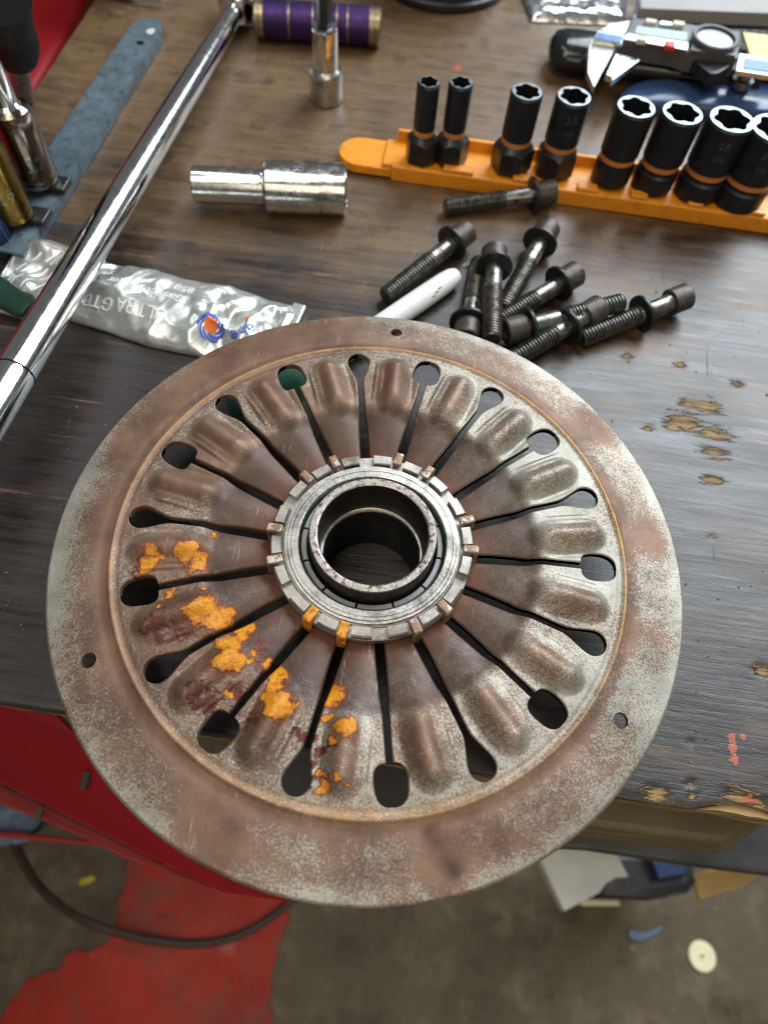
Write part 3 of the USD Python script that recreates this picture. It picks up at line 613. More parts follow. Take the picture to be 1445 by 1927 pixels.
# ---------------------------------------------------------------- orange rail and impact sockets
RA, RB = at(724, 293, .006), at(1500, 402, .006); rd = (RB-RA)[:2]; rd /= np.linalg.norm(rd); rz = math.atan2(rd[1], rd[0])
rail = thing('socket_rail', 'orange plastic socket rail with a rounded end tab, holding eight black sockets', 'socket rail', place((*RA[:2], 0), rz))
RL, RW = .36, .0165
tab = [(-.016+RW*.92*math.cos(t)*1.0, RW*.92*math.sin(t)) for t in np.linspace(PI/2, 3*PI/2, 22)]
obj('end_tab', slab(tab+[(.006, -RW*.92), (.006, RW*.92)], .002, .0075, .0012), 'rail_orange', rail)
obj('channel_floor', rbox(.0, RL, -RW+.0028, RW-.0028, .001, .0098, .0008), 'rail_orange', rail)
obj('front_wall', rbox(.0062, RL, -RW, -RW+.0050, .0, .0108, .0012), 'rail_orange', rail)
obj('back_wall', rbox(.0062, RL, RW-.0034, RW, .0, .0165, .0010), 'rail_orange', rail)
x = .004
LIPS = [(.052, .072), (.098, .112), (.140, .153), (.175, .186), (.212, .222), (.250, .262)]
for a, b in LIPS: obj('stop', rbox(a-.012, b-.012, -RW+.0008, -RW+.0075, .0090, .0135, .0008), 'rail_orange', rail)
SOCK = [((795, 152), (793, 285), 44, 60, 1), ((856, 153), (848, 287), 47, 62, 1), ((974, 169), (962, 300), 62, 74, 1), ((1066, 178), (1043, 308), 68, 74, 1),
        ((1177, 194), (1150, 325), 76, 72, 0), ((1262, 204), (1229, 337), 80, 76, 0), ((1346, 214), (1313, 350), 88, 84, 0), ((1432, 230), (1390, 365), 98, 92, 0)]
ORD = ['Smallest black socket, first on the orange rail at its rounded end', 'Second slim black socket, close beside the smallest one on the rail', 'Third black socket on the rail, hex-based, just left of the wide gap', 'Fourth black socket, the last one with a hexagon base',
       'Fifth black socket, first of the round-based ones', 'Sixth black socket, in front of the blue plastic sheet', 'Seventh black socket, with a wide rim near the roller of the caliper', 'Largest black socket, cut by the right edge of the picture']
def lobed(r0, amp, n=6, ph=.3, pts=72):
    t = np.arange(pts)/pts*2*PI; r = r0*(1+amp*np.cos(n*(t+ph)))
    return np.stack([r*np.cos(t), r*np.sin(t)], -1)
ZB = .0115
for i, (tp, bt, wt, wb, hexb) in enumerate(SOCK):
    base = at(*bt, ZB+.004); dist = (base-CAM)@FWD; q = base[:2]
    hs = [np.linalg.norm(at(*tp, h)[:2]-q) for h in np.linspace(.03, .09, 121)]; Ht = float(np.linspace(.03, .09, 121)[int(np.argmin(hs))])-ZB
    td = (at(*tp, Ht+ZB)-CAM)@FWD
    r = wt/2*td/FPX*1.0; rb = wb/2*((np.array([*q, ZB+.012])-CAM)@FWD)/FPX*1.0
    s = thing('impact_socket', ORD[i].lower(), 'socket', place((*q, ZB), rng.uniform(0, 1)), None)
    z1 = Ht*(.36 if hexb else .33); zb_ = z1+.0032
    rg = r*.955
    up_ = lathe([(0, zb_), (rg, zb_), (r, zb_+.0008), (r, Ht-.0011), (r-.0008, Ht), (0, Ht)], 64)
    hole = trimesh.creation.extrude_polygon(Polygon(lobed(r*.71, .10)), .03, engine='earcut'); hole.apply_translation((0, 0, Ht-.018))
    obj('body', unmani(mani(fix(up_))-mani(fix(hole))), 'socket_black', s, 30)
    ringp = Polygon([((r-.0009)*math.cos(t), (r-.0009)*math.sin(t)) for t in np.linspace(0, 2*PI, 72, endpoint=False)], [lobed(r*.735, .10)[::-1]])
    rf = trimesh.creation.extrude_polygon(ringp, .00025, engine='earcut'); rf.apply_translation((0, 0, Ht+.00002)); obj('rim_face', rf, 'polished_face', s, 30)
    obj('band', fix(lathe([(rg*.9, z1-.0002), (rg*.985, z1-.0002), (rg*.985, zb_+.0002), (rg*.9, zb_+.0002), (rg*.9, z1-.0002)], 64)), 'band_orange', s, 30)
    if hexb:
        R6 = rb*1.06
        hx6 = trimesh.creation.extrude_polygon(Polygon([(R6*math.cos(t*PI/3), R6*math.sin(t*PI/3)) for t in range(6)]), z1, engine='earcut')
        cone = lathe([(0, 0), (R6*.94, 0), (R6*1.02, .0014), (R6*1.02, z1-.005), (rg*.97, z1-.0004), (0, z1-.0004)], 64)
        obj('hex_base', unmani(mani(fix(hx6)) ^ mani(fix(cone))), 'black_oxide', s, 25)
    else:
        obj('base', fix(lathe([(0, 0), (rb*.94, 0), (rb, .001), (rb, z1-.004), (rb*.93, z1-.0025), (rb*.93, z1-.0004), (0, z1-.0004)], 64)), 'socket_black', s, 30)
    if i in (3, 6, 7):
        td_ = math.atan2(*(CAM[:2]-q)[::-1]); 
        M4 = stage.GetPrimAtPath(s.GetPath()); xf = UsdGeom.Xformable(s).GetLocalTransformation(); rot = math.atan2(xf[0][1], xf[0][0])
        for row, (tx, hh) in enumerate((({3: '13', 6: '18', 7: '21'}[i], .0042), ('1/2', .0028))):
            tm_ = meshkit.text_mesh(tx, hh, .0002); b_ = tm_.bounds; tm_ = tm_.subdivide()
            vv = np.asarray(tm_.vertices); an = td_-rot+.25+(vv[:, 0]-b_[1][0]/2)/r; zt = Ht*.78-row*.0075+vv[:, 1]; rr_ = r+vv[:, 2]+.00005
            obj('size_mark', trimesh.Trimesh(np.stack([rr_*np.cos(an), rr_*np.sin(an), zt], -1), tm_.faces, process=False), 'grey_plastic', s, False)

# ---------------------------------------------------------------- chrome sockets and bars
def along(a, b, ra, rb=None):
    A, B = at(*a, ra), at(*b, rb if rb is not None else ra); return A, B, (B-A)/np.linalg.norm(B-A), np.linalg.norm(B-A)
A, B, d, L = along((364, 346), (652, 356), .0155)
cs = thing('deep_socket', 'chrome deep socket lying on its side left of the orange rail', 'socket', place(A, xdir=d))
R, Rs = .0152, .0107; xm = L*.46; k_ = (R-Rs)
def sx(*p): return fix(lathe(p, 56, 'x'))
obj('drive_end', sx((.0062, .012), (.0062, .0005), (Rs-.001, 0), (Rs, .0008), (Rs, xm-.002), (Rs*.94, xm)), 'chrome_worn', cs, 30)
obj('body', sx((Rs*.9, xm), (R-.0012, xm+.0006), (R, xm+.002), (R, L-.0165), (R-.0005, L-.016), (R-.0005, L-.0152), (R, L-.0147), (R, L-.0012), (R-.0010, L), (.0125, L), (.0120, L-.001), (.0120, L-.03), (0, L-.03)), 'chrome_worn', cs, 30)
tx = meshkit.text_mesh('PRO 22', .0062, .00015); tx = tx.subdivide(); v = np.asarray(tx.vertices); b_ = tx.bounds; th = .95-(v[:, 0]-b_[1][0]/2)/R
obj('stamped_mark', trimesh.Trimesh(np.stack([L-.032+v[:, 1], -(R+v[:, 2]+.00003)*np.cos(th)*1, (R+v[:, 2]+.00003)*np.sin(th)], -1), tx.faces, process=False), 'satin_steel', cs, False)
for z_, kk in ((0, 1),):
    UsdGeom.Xformable(cs)
A, B, d, L = along((490, 34), (716, 50), .0130)
ps = thing('anodised_socket', 'purple anodised deep socket with pale end bands, lying at the back', 'socket', place(A-d*.004, xdir=d)); L += .004; R = .0130
obj('body', sx((.007, .0072), (R, .0072), (R, L-.0085), (.008, L-.0085)), 'purple_anodised', ps, 30)
obj('end_band', sx((.008, .004), (.008, 0), (R*.93, 0), (R, .0012), (R, .0030), (R*.96, .0034), (R*.96, .0042), (R, .0046), (R, .0071), (.008, .0071)), 'gold_band', ps, 30)
obj('end_band', sx((.008, L-.0084), (R, L-.0084), (R, L-.0052), (R*.955, L-.0048), (R*.955, L-.0036), (R, L-.0032), (R, L-.001), (R*.92, L), (.011, L), (.011, L-.006), (0, L-.006)), 'gold_band', ps, 30)
for xx in (.026, .044, .062, .070): obj('groove_mark', sx((R*.98, xx), (R+.0001, xx), (R+.0001, xx+.0010), (R*.98, xx+.001)), 'gold_band', ps, 30)

q = at(614, 186, .0)
hb = thing('bit_socket', 'chrome bit socket standing upright with a black bit pointing up', 'bit socket', place(q))
obj('drive_body', fix(lathe([(0, 0), (.0108, 0), (.0117, .0008), (.0117, .0185), (.0108, .0205), (.0090, .0225)], 48)), 'satin_steel', hb, 30)
obj('neck', fix(lathe([(.0088, .0222), (.0086, .024), (.0088, .028), (.0088, .0465), (.0080, .0485), (.005, .0487)], 48)), 'chrome', hb, 35)
bit = trimesh.creation.cylinder(.0052, .040, sections=6); bit.apply_translation((0, 0, .066)); obj('bit', bit, 'black_oxide', hb, 20)
for s_ in range(2):
    tm_ = meshkit.text_mesh(('H8', 'S2')[s_], .0036, .0002).subdivide(); v = np.asarray(tm_.vertices); an = -1.25+(v[:, 0]-.002)/.0088; rr_ = .00885+v[:, 2]
    obj('size_mark', trimesh.Trimesh(np.stack([rr_*np.cos(an), rr_*np.sin(an), .030+.006*s_+v[:, 1]], -1), tm_.faces, process=False), 'polished_face', hb, False)

# breaker bar: rests on the foil tube at the near end and on the bench at the head
A, B = at(-120, 945, .041), at(446, 14, .013); d = (B-A)/np.linalg.norm(B-A); L = np.linalg.norm(B-A)
br = thing('ratchet_bar', 'long polished chrome ratchet bar lying across the foil tube towards the back', 'ratchet', place(A, xdir=d))
xc = np.linalg.norm(at(28, 705, .036)-A)
R = .0088
obj('handle', sx((0, 0), (R*1.04, 0), (R*1.09, .002), (R*1.07, xc-.002), (R*1.03, xc)), 'chrome', br, 35)
obj('collar_line', sx((R*.9, xc), (R*.97, xc), (R*.97, xc+.0008), (R*.9, xc+.0008)), 'hidden_dark', br, 35)
obj('shaft', sx((R*.9, xc+.0009), (R*1.04, xc+.0009), (R*1.02, xc+.03), (R*.95, L*.72), (R*.86, L-.025), (R*.72, L-.012), (R*.9, L-.006), (0, L)), 'chrome', br, 35)
hd = trimesh.convex.convex_hull(np.concatenate([np.stack([L+.008+.0185*np.cos(t)*s_, .0165*np.sin(t)*s_, 0*t+z_], -1) for t in [np.linspace(0, 2*PI, 40)] for s_, z_ in ((.8, -.011), (1, -.007), (1, .006), (.85, .011))]))
obj('head', hd, 'chrome', br, 30)
obj('selector', fix(lathe([(0, .0105), (.009, .0105), (.009, .0135), (.0075, .0150), (0, .0152)], 32)).apply_translation((L+.008, 0, 0)), 'satin_steel', br, 30)

# ---------------------------------------------------------------- foil tube with print
A, B = at(6, 492, .008), at(536, 634, .004); d = (B-A)[:2]; L = np.linalg.norm(d); d /= L
ft = thing('sealant_tube', 'crumpled silver foil sealant tube with faint print and a blue and orange emblem', 'tube', place((*A[:2], 0), math.atan2(d[1], d[0])))
HW = .0262
def foil(s, t):
    """s along 0..1, t across -1..1 -> local point of the upper side"""
    w = HW*np.interp(s, [0, .06, .22, .30, .40, .8, .93, 1], [.92, 1.12, 1.12, .90, .96, 1.02, 1.0, .98])
    h = np.interp(s, [0, .08, .2, .29, .36, .55, .8, .92, 1], [.004, .008, .008, .005, .010, .011, .008, .005, .0022])
    x = s*L; y = t*w; P = np.stack([x*40, y*40, 0*x], -1)
    prof = np.clip(1-np.abs(t)**2.2, 0, 1)**.5
    cr = np.abs(fbm(P*1.1, 2, 11)-.5)*3; cr2 = np.abs(fbm(np.stack([P[..., 0]*2.2+P[..., 1], P[..., 1]*1.2-P[..., 0]*.8, P[..., 2]], -1)+9, 2, 13)-.5)*3
    am = np.interp(s, [0, .22, .36, .66, .78, 1], [.0085, .0075, .0060, .0026, .0085, .0080])
    z = .0008+h*prof+prof*am*(.5-cr)*1.1+prof*am*.25*(.5-cr2)
    cre = np.exp(-((s-.30-.05*t)/.022)**2)*.006*prof
    z = np.maximum(z-cre, .0012)
    y = y+.0035*(fbm(np.stack([x*30, x*0+t.mean()*0, x*0], -1), 3, 15)-.5)*np.abs(t)
    return np.stack([x, y, z], -1)
sg, tg = np.meshgrid(np.linspace(0, 1, 200), np.sin(np.linspace(-PI/2, PI/2, 72)), indexing='ij')
topf = foil(sg, tg); botf = topf[:, ::-1].copy(); botf[..., 2] = .0006
loop = np.concatenate([topf, botf[:, 1:-1]], 1)
obj('foil_body', fix(cat([grid(loop, True), trimesh.Trimesh(loop[0], [[0, i, i+1] for i in range(1, loop.shape[1]-1)], process=False)])), 'foil', ft, True)
e1 = foil(np.full(40, .985), np.linspace(-1, 1, 40)); 
obj('crimped_end', rbox(L*.975, L*1.02, -HW*1.02, HW*1.02, .0015, .0042, .0008), 'foil', ft, 30)
def on_tube(mesh, s, t, ang, h=.0003, sub=2):
    """lays a flat mesh (its own xy, centred) onto the foil at (s, t)"""
    m = mesh.copy(); c = (m.bounds[0]+m.bounds[1])/2
    for _ in range(sub): m = m.subdivide()
    v = np.asarray(m.vertices)-[c[0], c[1], m.bounds[0][2]]; ca, sa = math.cos(ang), math.sin(ang)
    x = s*L+v[:, 0]*ca-v[:, 1]*sa; y = t*HW+v[:, 0]*sa+v[:, 1]*ca
    w = HW*np.interp(x/L, [0, .06, .22, .30, .40, .8, .93, 1], [.92, 1.12, 1.12, .90, .96, 1.02, 1.0, .98])
    P = foil(np.clip(x/L, 0, 1), np.clip(y/w, -.98, .98)); return trimesh.Trimesh(np.stack([x, y, P[:, 2]+h+v[:, 2]], -1), m.faces, process=False)
for tx_, h, s, t in (('ULTRA GTB', .0066, .475, -.47), ('Gasket Maker', .0050, .52, .05), ('85g', .0048, .63, .40)):
    obj('print_line', on_tube(meshkit.text_mesh(tx_, h, .0002, bold=h > .008), s, t, PI), 'foil_print', ft, False)
disc = lambda r, n=28: trimesh.creation.extrude_polygon(Polygon([(r*math.cos(a), r*math.sin(a)) for a in np.linspace(0, 2*PI, n, endpoint=False)]), .0002, engine='earcut')
em = obj('emblem_dot', on_tube(disc(.0037), .775, -.40, 0, .0006, 3), 'print_orange', ft, False)
for k in range(7):
    a0 = k*2*PI/7; pts = []
    for i in range(10): t = i/9; a = a0+t*1.5; pts.append(((.0041+.0035*t)*math.cos(a), (.0041+.0035*t)*math.sin(a)))
    for i in range(9, -1, -1): t = i/9; a = a0+.42+t*1.5; rr_ = .0041+.0030*t+.0002; pts.append((rr_*math.cos(a), rr_*math.sin(a)))
    sw = trimesh.creation.extrude_polygon(Polygon(pts).buffer(0.00015), .0002, engine='earcut'); cc = (sw.bounds[0]+sw.bounds[1])/2
    obj('emblem_swirl', on_tube(sw, .775+cc[0]/L, -.40+cc[1]/HW, 0, .0006), 'print_blue', em, False)
obj('print_line', on_tube(meshkit.text_mesh('abe', .0062, .0002), .88, -.34, PI+.75, .0006), 'print_blue', ft, False, 'blue lettering at the crimped end')
obj('print_dot', on_tube(disc(.0010, 12), .875, -.02, 0, .0006), 'print_orange', ft, False)
for k in range(7):
    for j in range(3):
        if rng.random() < .12: continue
        l_ = rng.uniform(.006, .011); ln = trimesh.creation.box((l_, .0011, .0002)); obj('fine_print', on_tube(ln, .06+.024*k, -.42+.42*j+rng.normal(0, .03), 1.15, .0003), 'foil_print', ft, False)
cpA = at(8, 437, .012)
cap = thing('screw_cap', 'small dark blue screw cap at the left edge of the picture beside the foil tube', 'cap', place((cpA[0]-.008, cpA[1], 0)))
obj('cap_body', fix(lathe([(0, 0), (.0098, 0), (.0102, .0006), (.0096, .018), (.0088, .0195), (0, .020)], 40)), 'blue_cap', cap, 35)
for k in range(20):
    a = k*2*PI/20; rb_ = box(.0096, .0105, -.0005, .0005, .001, .016); rb_.apply_transform(trimesh.transformations.rotation_matrix(a, [0, 0, 1])); obj('rib', rb_, 'blue_cap', cap)
A, B = at(-60, 520, .006), at(62, 580, .006); d = B-A; L = np.linalg.norm(d)
gb = thing('green_tube', 'dark green tube lying under the left end of the foil tube', 'tube', place(A, xdir=d))
obj('tube_body', sx((0, 0), (.0085, .0), (.0092, .001), (.0092, L-.004), (.0075, L-.0005), (0, L)).apply_scale((1, 1, .42)), 'dark_green', gb, 35)
q = at(500, 738, .006)
gc = thing('bottle_cap', 'green plastic bottle cap under the clutch plate, seen through its slots', 'bottle cap', place((q[0], q[1], 0)))
obj('cap_top', fix(lathe([(0, 0), (.0205, 0), (.021, .001), (.021, .0125), (.0195, .0145), (.015, .0150), (0, .0146)], 56)), 'green_plastic', gc, 35)

# ---------------------------------------------------------------- blue-grey socket rail at the left, with its sockets
A, B = at(278, 52, .007), at(8, 475, .007); d = (B-A)[:2]; L = np.linalg.norm(d); d /= L
lr = thing('steel_rail', 'flat blue-grey steel socket rail with a rounded drilled end, left of the chrome bar', 'socket rail', place((*A[:2], 0), math.atan2(d[1], d[0])))
W = .0118
pl = Polygon([(W*math.cos(t), W*math.sin(t)) for t in np.linspace(PI/2, 3*PI/2, 18)]+[(L, -W), (L, W)], [[(.022+.003*math.cos(t), .002+.003*math.sin(t)) for t in np.linspace(0, 2*PI, 20, endpoint=False)][::-1]])
tp_ = trimesh.creation.extrude_polygon(pl, .0016, engine='earcut'); tp_.apply_translation((0, 0, .0066)); obj('top_strip', tp_, 'rail_blue_grey', lr, 25)
obj('side_flange', rbox(.004, L, -W-.0062, -W-.0002, .0005, .0032, .0005), 'rail_blue_grey', lr); obj('web', rbox(.003, L, -W, -W+.0014, .0032, .0065, .0003), 'rail_blue_grey', lr); obj('web', rbox(.003, L, W-.0014, W, .0003, .0065, .0003), 'rail_blue_grey', lr)
obj('paint_spot', slab([(.006+.004*math.cos(t)*(1+.2*math.sin(3*t)), .0045+.003*math.sin(t)) for t in np.linspace(0, 2*PI, 14, endpoint=False)], .0081, .0085, .0001), 'white_paper', lr)
for (u, v) in ((104, 352), (58, 410)):
    q = at(u, v, .0085); s_ = (q[:2]-A[:2])@d
    obj('clip', rbox(s_-.007, s_+.006, -W-.004, W+.0035, .0083, .0125, .0012), 'black_plastic', lr)
def stand(tp, bt, z0): 
    q = at(*bt, z0+.004)[:2]; hs = np.linspace(.02, .14, 200); return q, float(hs[int(np.argmin([np.linalg.norm(at(*tp, h)[:2]-q) for h in hs]))])
q, Ht = stand((14, 198), (66, 325), .0126); r = 42/FPX*((np.array([*q, .04])-CAM)@FWD)
s_ = thing('rail_socket', 'dark chrome deep socket standing on the blue-grey rail', 'socket', place((*q, .0126)))
Ht -= .0126
obj('body', fix(lathe([(0, 0), (r*.93, 0), (r*.98, .001), (r*.98, .004), (r*.955, .0045), (r*.955, .0055), (r*.98, .006), (r, Ht*.6), (r, Ht-.006), (r*.9, Ht-.001), (r*.66, Ht+.001)], 56)), 'dark_chrome', s_, 35)
obj('neck', fix(lathe([(r*.66, Ht+.001), (r*.55, Ht+.003), (r*.55, Ht+.035), (r*.5, Ht+.037), (0, Ht+.037)], 48)), 'chrome', s_, 35)
tm_ = meshkit.text_mesh('17', .007, .0002, True).subdivide(); v = np.asarray(tm_.vertices); an = -1.0+(v[:, 0]-.004)/r; rr_ = r+v[:, 2]+.00005
obj('size_mark', trimesh.Trimesh(np.stack([rr_*np.cos(an), rr_*np.sin(an), .013+v[:, 1]], -1), tm_.faces, process=False), 'polished_face', s_, False)
q, Ht = stand((-30, 262), (20, 392), .0126); r = 40/FPX*((np.array([*q, .04])-CAM)@FWD)
s_ = thing('rail_socket', 'brass-coloured deep socket at the left edge, nearest on the blue-grey rail', 'socket', place((*q, .0126)))
Ht -= .0126
obj('body', fix(lathe([(0, 0), (r*.93, 0), (r, .001), (r, .005), (r*.975, .0055), (r*.975, .0065), (r, .007), (r, Ht-.004), (r*.9, Ht), (0, Ht)], 56)), 'brass_socket', s_, 35)
tm_ = meshkit.text_mesh('19', .006, .0002, True).subdivide(); v = np.asarray(tm_.vertices); an = -1.05+(v[:, 0]-.004)/r; rr_ = r+v[:, 2]+.00005
obj('size_mark', trimesh.Trimesh(np.stack([rr_*np.cos(an), rr_*np.sin(an), .015+v[:, 1]], -1), tm_.faces, process=False), 'gold_band', s_, False)
P0, P1, P2 = at(46, 182, .004), at(26, 92, .060), at(-4, -20, .125)
pk = thing('hook_tool', 'hand tool with a black rubber handle and a pitted grey rod, at the top left', 'hand tool', place(P0))
obj('rod', fix(tube([P0*0, (P1-P0)*.5, (P1-P0)*1.05], .0062, 20, 8)), 'rusty_rod', pk, 40)
e = P2-P1; hp = [P1-P0+e*t for t in np.linspace(0, 1, 9)]
obj('handle', fix(tube(hp, np.interp(np.linspace(0, 1, 65), [0, .03, .2, .5, 1], [.011, .0135, .0145, .0125, .014]), 32, 8)), 'rubber', pk, 40)

# ---------------------------------------------------------------- caliper and the things round it
ZC = .034
cal = thing('digital_caliper', 'digital caliper with a black housing and pale steel jaws, lying at the back right', 'caliper', place((0, 0, 0)))
def P2(pts, z, dx=0): return [at(u, v, z)[:2] for u, v in pts]
def cs_(name, pts, z0, z1, mat, b=.0005): return obj(name, slab(P2(pts, z1), z0, z1, b), mat, cal)
cs_('housing', [(1188, 31), (1296, 43), (1396, 57), (1388, 108), (1298, 98), (1276, 89), (1172, 72)], ZC-.013, ZC, 'grey_plastic', .0014)
cs_('thumb_rest', [(1292, 98), (1388, 109), (1372, 124), (1352, 136), (1338, 137), (1318, 122)], ZC-.012, ZC-.004, 'black_plastic', .0015)
cs_('screen', [(1198, 46), (1296, 59), (1292, 76), (1193, 61)], ZC, ZC+.0006, 'lcd')
cs_('button_strip', [(1180, 61), (1296, 79), (1293, 92), (1174, 71)], ZC+.0001, ZC+.0012, 'caliper_steel')
cs_('button', [(1201, 64), (1217, 66), (1216, 75), (1199, 73)], ZC, ZC+.0030, 'beige_button'); cs_('button', [(1253, 74), (1272, 77), (1270, 87), (1252, 84)], ZC, ZC+.0032, 'red_button')
cs_('button', [(1216, 32), (1236, 35), (1236, 41), (1215, 39)], ZC, ZC+.0028, 'beige_button'); cs_('button', [(1243, 37), (1265, 40), (1265, 45), (1242, 43)], ZC, ZC+.0024, 'caliper_steel'); cs_('button', [(1268, 36), (1289, 39), (1288, 46), (1267, 44)], ZC, ZC+.0028, 'beige_button')
cs_('battery_plate', [(1308, 53), (1394, 64), (1385, 103), (1298, 92)], ZC+.0002, ZC+.0022, 'grey_plastic', .001)
q = at(1343, 77, ZC+.002)
obj('battery_ring', fix(lathe([(.0135, .0), (.0135, .0032), (.0140, .0036), (.0160, .0036), (.0165, .003), (.0165, 0)], 48)).apply_translation(q), 'grey_plastic', cal); obj('coin_cell', fix(lathe([(0, 0), (.0133, 0), (.0133, .0012), (.0125, .0016), (0, .0016)], 48)).apply_translation(q+[0, 0, .0003]), 'polished_face', cal)
cs_('fixed_jaw', [(1107, 88), (1114, 74), (1168, 83), (1164, 91), (1156, 92), (1131, 138), (1118, 164), (1105, 135)], ZC-.010, ZC-.006, 'caliper_steel')
cs_('sliding_jaw', [(1158, 99), (1204, 111), (1151, 151), (1151, 144), (1140, 139)], ZC-.010, ZC-.006, 'caliper_steel')
cs_('beam', [(1117, 72), (1124, 56), (1180, 64), (1172, 81)], ZC-.0055, ZC-.002, 'caliper_steel'); cs_('scale_strip', [(1119, 71), (1125, 59), (1173, 67), (1168, 79)], ZC-.0019, ZC-.0014, 'caliper_blue', .0001)
cs_('beam_head', [(1130, 54), (1152, 42), (1188, 37), (1182, 62)], ZC-.006, ZC-.003, 'caliper_steel')
cs_('beam', [(1391, 99), (1480, 112), (1480, 145), (1386, 131)], ZC-.0055, ZC-.002, 'caliper_steel'); cs_('scale_strip', [(1400, 107), (1480, 119), (1480, 138), (1398, 127)], ZC-.0019, ZC-.0014, 'caliper_blue', .0001)
q = at(1398, 150, ZC-.016)
obj('thumb_roller', fix(lathe([(0, -.004), (.0075, -.004), (.0075, .001), (.005, .002), (.005, .0075), (.0095, .0085), (.0100, .009), (.0100, .0115), (.0092, .0125), (.003, .0122), (0, .0122)], 48)).apply_translation(q), 'polished_face', cal)
A, B, d, L = along((1062, 92), (1420, 135), .0125)
hb_ = thing('black_tool', 'glossy black rounded tool handle under the jaws of the caliper', 'tool handle', place(A, xdir=d))
obj('grip', fix(lathe([(0, -.012), (.006, -.0108), (.0105, -.007), (.0120, 0), (.0124, .02), (.0118, .05), (.0122, L), (0, L)], 48, 'x')).apply_scale((1, 1.75, .95)), 'black_gloss', hb_, True)
sheet = [(1168, 180), (1180, 160), (1215, 146), (1260, 144), (1310, 150), (1500, 160), (1500, 205), (1300, 196), (1200, 192)]
n_ = 26; pp = np.array([at(u, v, .010)[:2] for u, v in sheet]); c_ = pp.mean(0)
V = []
from scipy.interpolate import CubicSpline
cl_ = np.vstack([pp, pp[:1]]); cspl = CubicSpline(np.arange(len(cl_)), cl_, bc_type='periodic')(np.linspace(0, len(pp), 80, endpoint=False))
for k_, (sc_, zz_) in enumerate(((1, .0015), (1.01, .004), (1.0, .0070), (.96, .0088), (.85, .0102), (.6, .0118), (.3, .0125), (0, .0127))): V.append(np.c_[c_+(cspl-c_)*sc_, np.full(80, zz_)])
bp = obj('blue_pouch', fix(grid(np.array(V), True)), 'blue_plastic', None, True); tag(bp, 'glossy blue plastic pouch behind the largest black sockets', 'pouch')
yp = obj('yellow_note', slab(P2([(1398, 59), (1500, 70), (1500, 112), (1412, 103)], .028), .0255, .028, .0003), 'yellow_paper'); tag(yp, 'pale yellow paper note right of the caliper housing', 'note')
nb = obj('dark_tray', slab(P2([(1165, 38), (1500, 52), (1500, 128), (1190, 100)], .02), .0003, .019, .003), 'black_gloss'); tag(nb, 'flat black tray behind and under the caliper', 'tray')
def film(name, px, z, amp, mat, lab, c, seed):
    a, b, c2, d2 = [at(u, v, z) for u, v in px]; s, t = np.meshgrid(np.linspace(0, 1, 60), np.linspace(0, 1, 24), indexing='xy')
    G = (a*(1-s[..., None])+b*s[..., None])*(1-t[..., None])+(d2*(1-s[..., None])+c2*s[..., None])*t[..., None]
    e = np.minimum(np.minimum(s, 1-s), np.minimum(t, 1-t)); G[..., 2] = .001+(G[..., 2])*np.clip(e*9, 0, 1)**.5+amp*(np.abs(fbm(G*45, 3, seed)-.5)*2)*np.clip(e*6, 0, 1)
    B_ = G[:, ::-1].copy(); B_[..., 2] = .0005
    o = obj(name, cat([grid(G), grid(B_)]), mat, None, True); tag(o, lab, c); return o
film('plastic_bag', [(975, -40), (1190, -40), (1182, 35), (1000, 26)], .006, .006, 'silver_film', 'shiny clear plastic bag at the back edge, blown white by the doorway light', 'bag', 31)
film('plastic_bag', [(1205, -40), (1500, -40), (1500, 45), (1196, 34)], .008, .004, 'silver_film', 'plastic bag wrapped round a pale box at the top right', 'bag', 33)
wb = obj('pale_box', slab(P2([(1200, -40), (1500, -40), (1500, 25), (1205, 14)], .022), .0125, .022, .001), 'white_box'); tag(wb, 'flat pale grey box at the top right edge of the picture', 'box')
q = at(830, -40, .0)
jr = thing('round_tin', 'black round tin whose base shows at the top edge of the picture', 'tin', place((q[0], q[1], 0)))
rj = np.linalg.norm(at(950, -40, 0)-q)*1.02
obj('tin_wall', fix(lathe([(0, .0004), (rj*.96, .0004), (rj, .002), (rj, .006), (rj*.96, .0075), (rj*.96, .06), (0, .06)], 72)), 'black_plastic', jr, 30)
q = at(196, -12, .0)
ct = thing('black_crate', 'black plastic crate at the far left corner of the bench', 'crate', place((q[0], q[1], 0), BD))
obj('crate_wall', rbox(-.025, .028, -.006, .12, .0005, .06, .003), 'black_plastic', ct); obj('pale_strip', rbox(.004, .05, -.0075, -.0062, .002, .007, .0003), 'white_box', ct)

# ---------------------------------------------------------------- under the bench, right, and on the floor
def und(name, pts, z, th, mat, lab, c, b=.003):
    o = obj(name, slab(P2(pts, z), z-th, z, b), mat); return tag(o, lab, c)
bd = thing('board_stack', 'stack of yellowed boards on the shelf under the bench edge', 'boards', place((0, 0, 0)))
for k, (dy, zt) in enumerate(((0, -.075), (18, -.095), (36, -.115))):
    o = obj('board', slab(P2([(1040, 1440+dy), (1470, 1500+dy), (1385-10*k, 1578+dy*.7), (1362, 1590+dy*.4), (1100, 1555+dy*.6), (1040, 1540+dy*.6)], zt), zt-.014, zt, .004), 'old_board', bd)
und('lower_shelf', [(520, 1400), (1560, 1400), (1560, 1660), (1330, 1632), (1120, 1600), (960, 1590), (540, 1560)], -.22, .02, 'shelf_grey', 'dark grey metal shelf under the front of the bench', 'shelf')
def tilted(name, pts, zs, th, mat, lab, c, b=.002):
    p = np.array([at(u, v, z) for (u, v), z in zip(pts, zs)]); o = obj(name, slab(p, p[:, 2]-th, p[:, 2], b), mat); return tag(o, lab, c)
tilted('paper_packet', [(1012, 1612), (1068, 1586), (1158, 1604), (1184, 1652), (1062, 1716)], [-.58, -.56, -.57, -.60, -.62], .02, 'white_paper', 'pale folded paper packet lying below the bench', 'packet')
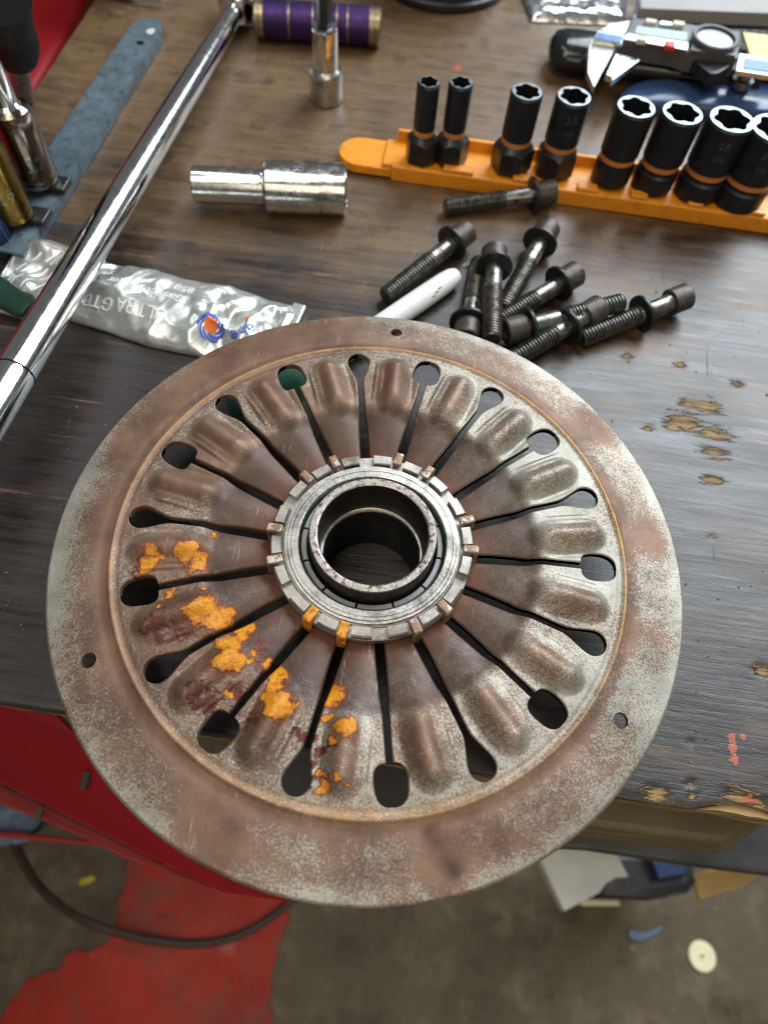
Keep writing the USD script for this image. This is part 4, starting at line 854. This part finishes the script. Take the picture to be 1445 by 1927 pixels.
und('black_bag', [(1150, 1600), (1300, 1590), (1318, 1660), (1300, 1684), (1220, 1697), (1130, 1690)], -.60, .08, 'black_plastic', 'black bag between the paper packet and the brown card', 'bag', .012)
und('blue_carton', [(1222, 1610), (1285, 1618), (1296, 1648), (1240, 1655)], -.585, .014, 'blue_cap', 'small dark blue carton lying on the black bag', 'carton')
tilted('brown_card', [(1303, 1646), (1368, 1630), (1440, 1644), (1400, 1668), (1318, 1694)], [-.60, -.58, -.58, -.6, -.62], .006, 'cardboard', 'torn brown cardboard piece at the right below the bench', 'cardboard')
und('wood_strip', [(1090, 1692), (1165, 1694), (1170, 1706), (1095, 1706)], ZF+.02, .015, 'cream_plastic', 'short pale strip on the floor under the paper packet', 'strip')
und('blue_tape', ragged([(1182, 1750), (1215, 1755), (1245, 1742), (1240, 1758), (1205, 1772), (1185, 1768)], ZF+.004, 3, 8) and [(1182, 1750), (1215, 1757), (1246, 1742), (1240, 1758), (1205, 1772), (1185, 1768)], ZF+.004, .0035, 'blue_scrap', 'torn scrap of grey-blue tape on the concrete floor', 'tape', .001)
und('paint_chip', [(150, 1655), (172, 1648), (180, 1654), (168, 1664), (148, 1668)], ZF+.004, .0035, 'yellow_chip', 'small yellow scrap on the floor at the left', 'scrap', .001)
q = at(1319, 1800, ZF)
wr = obj('washer_disc', fix(lathe([(.0022, 0), (.0172, 0), (.0180, .0008), (.0180, .003), (.0170, .004), (.010, .0040), (.0095, .0034), (.006, .0034), (.0055, .0042), (.0026, .0042), (.0022, .0038), (.0022, 0)], 56)).apply_translation(q+[0, 0, .0003]), 'cream_plastic'); tag(wr, 'cream plastic washer with a small centre hole lying on the floor', 'washer')
hz_ = [at(u, v, z) for u, v, z in ((-30, 1480, -.5), (20, 1570, -.55), (60, 1650, -.62), (120, 1710, -.68), (210, 1752, -.72), (340, 1776, ZF+.0075), (450, 1760, ZF+.0075), (540, 1703, ZF+.0075), (640, 1610, ZF+.0075), (700, 1500, ZF+.0075))]
hs_ = obj('hose', fix(tube(hz_, .0050, 14, 10)), 'hose', None, True); tag(hs_, 'dark rubber hose looping over the red floor paint', 'hose')

# grit and metal dust on the bench
V, F = [], []
for i in range(420):
    u, v = rng.uniform(0, 1445), rng.uniform(20, 1500)
    q = at(u, v, 0); s_, t_ = bs(q)
    if t_ < .006 or s_ < s0+.006: continue
    r = rng.uniform(.0002, .00075)*(1.6 if rng.random() < .06 else 1); a = rng.uniform(0, 6.28); e = rng.uniform(.4, 1)
    c = [(math.cos(a+k*PI/2)*r*(1 if k % 2 else e), math.sin(a+k*PI/2)*r*(1 if k % 2 else e), 0) for k in range(4)]
    b = len(V); V += [q+np.array(p)+[0, 0, .0002] for p in c]+[q+[r*.2, 0, .0002+r*.8]]; F += [[b+k, b+(k+1) % 4, b+4] for k in range(4)]
g_ = obj('grit', trimesh.Trimesh(np.array(V), F, process=False), 'grit', None, False); tag(g_, 'scattered grit and metal dust on the bench top', None, None, 'stuff')
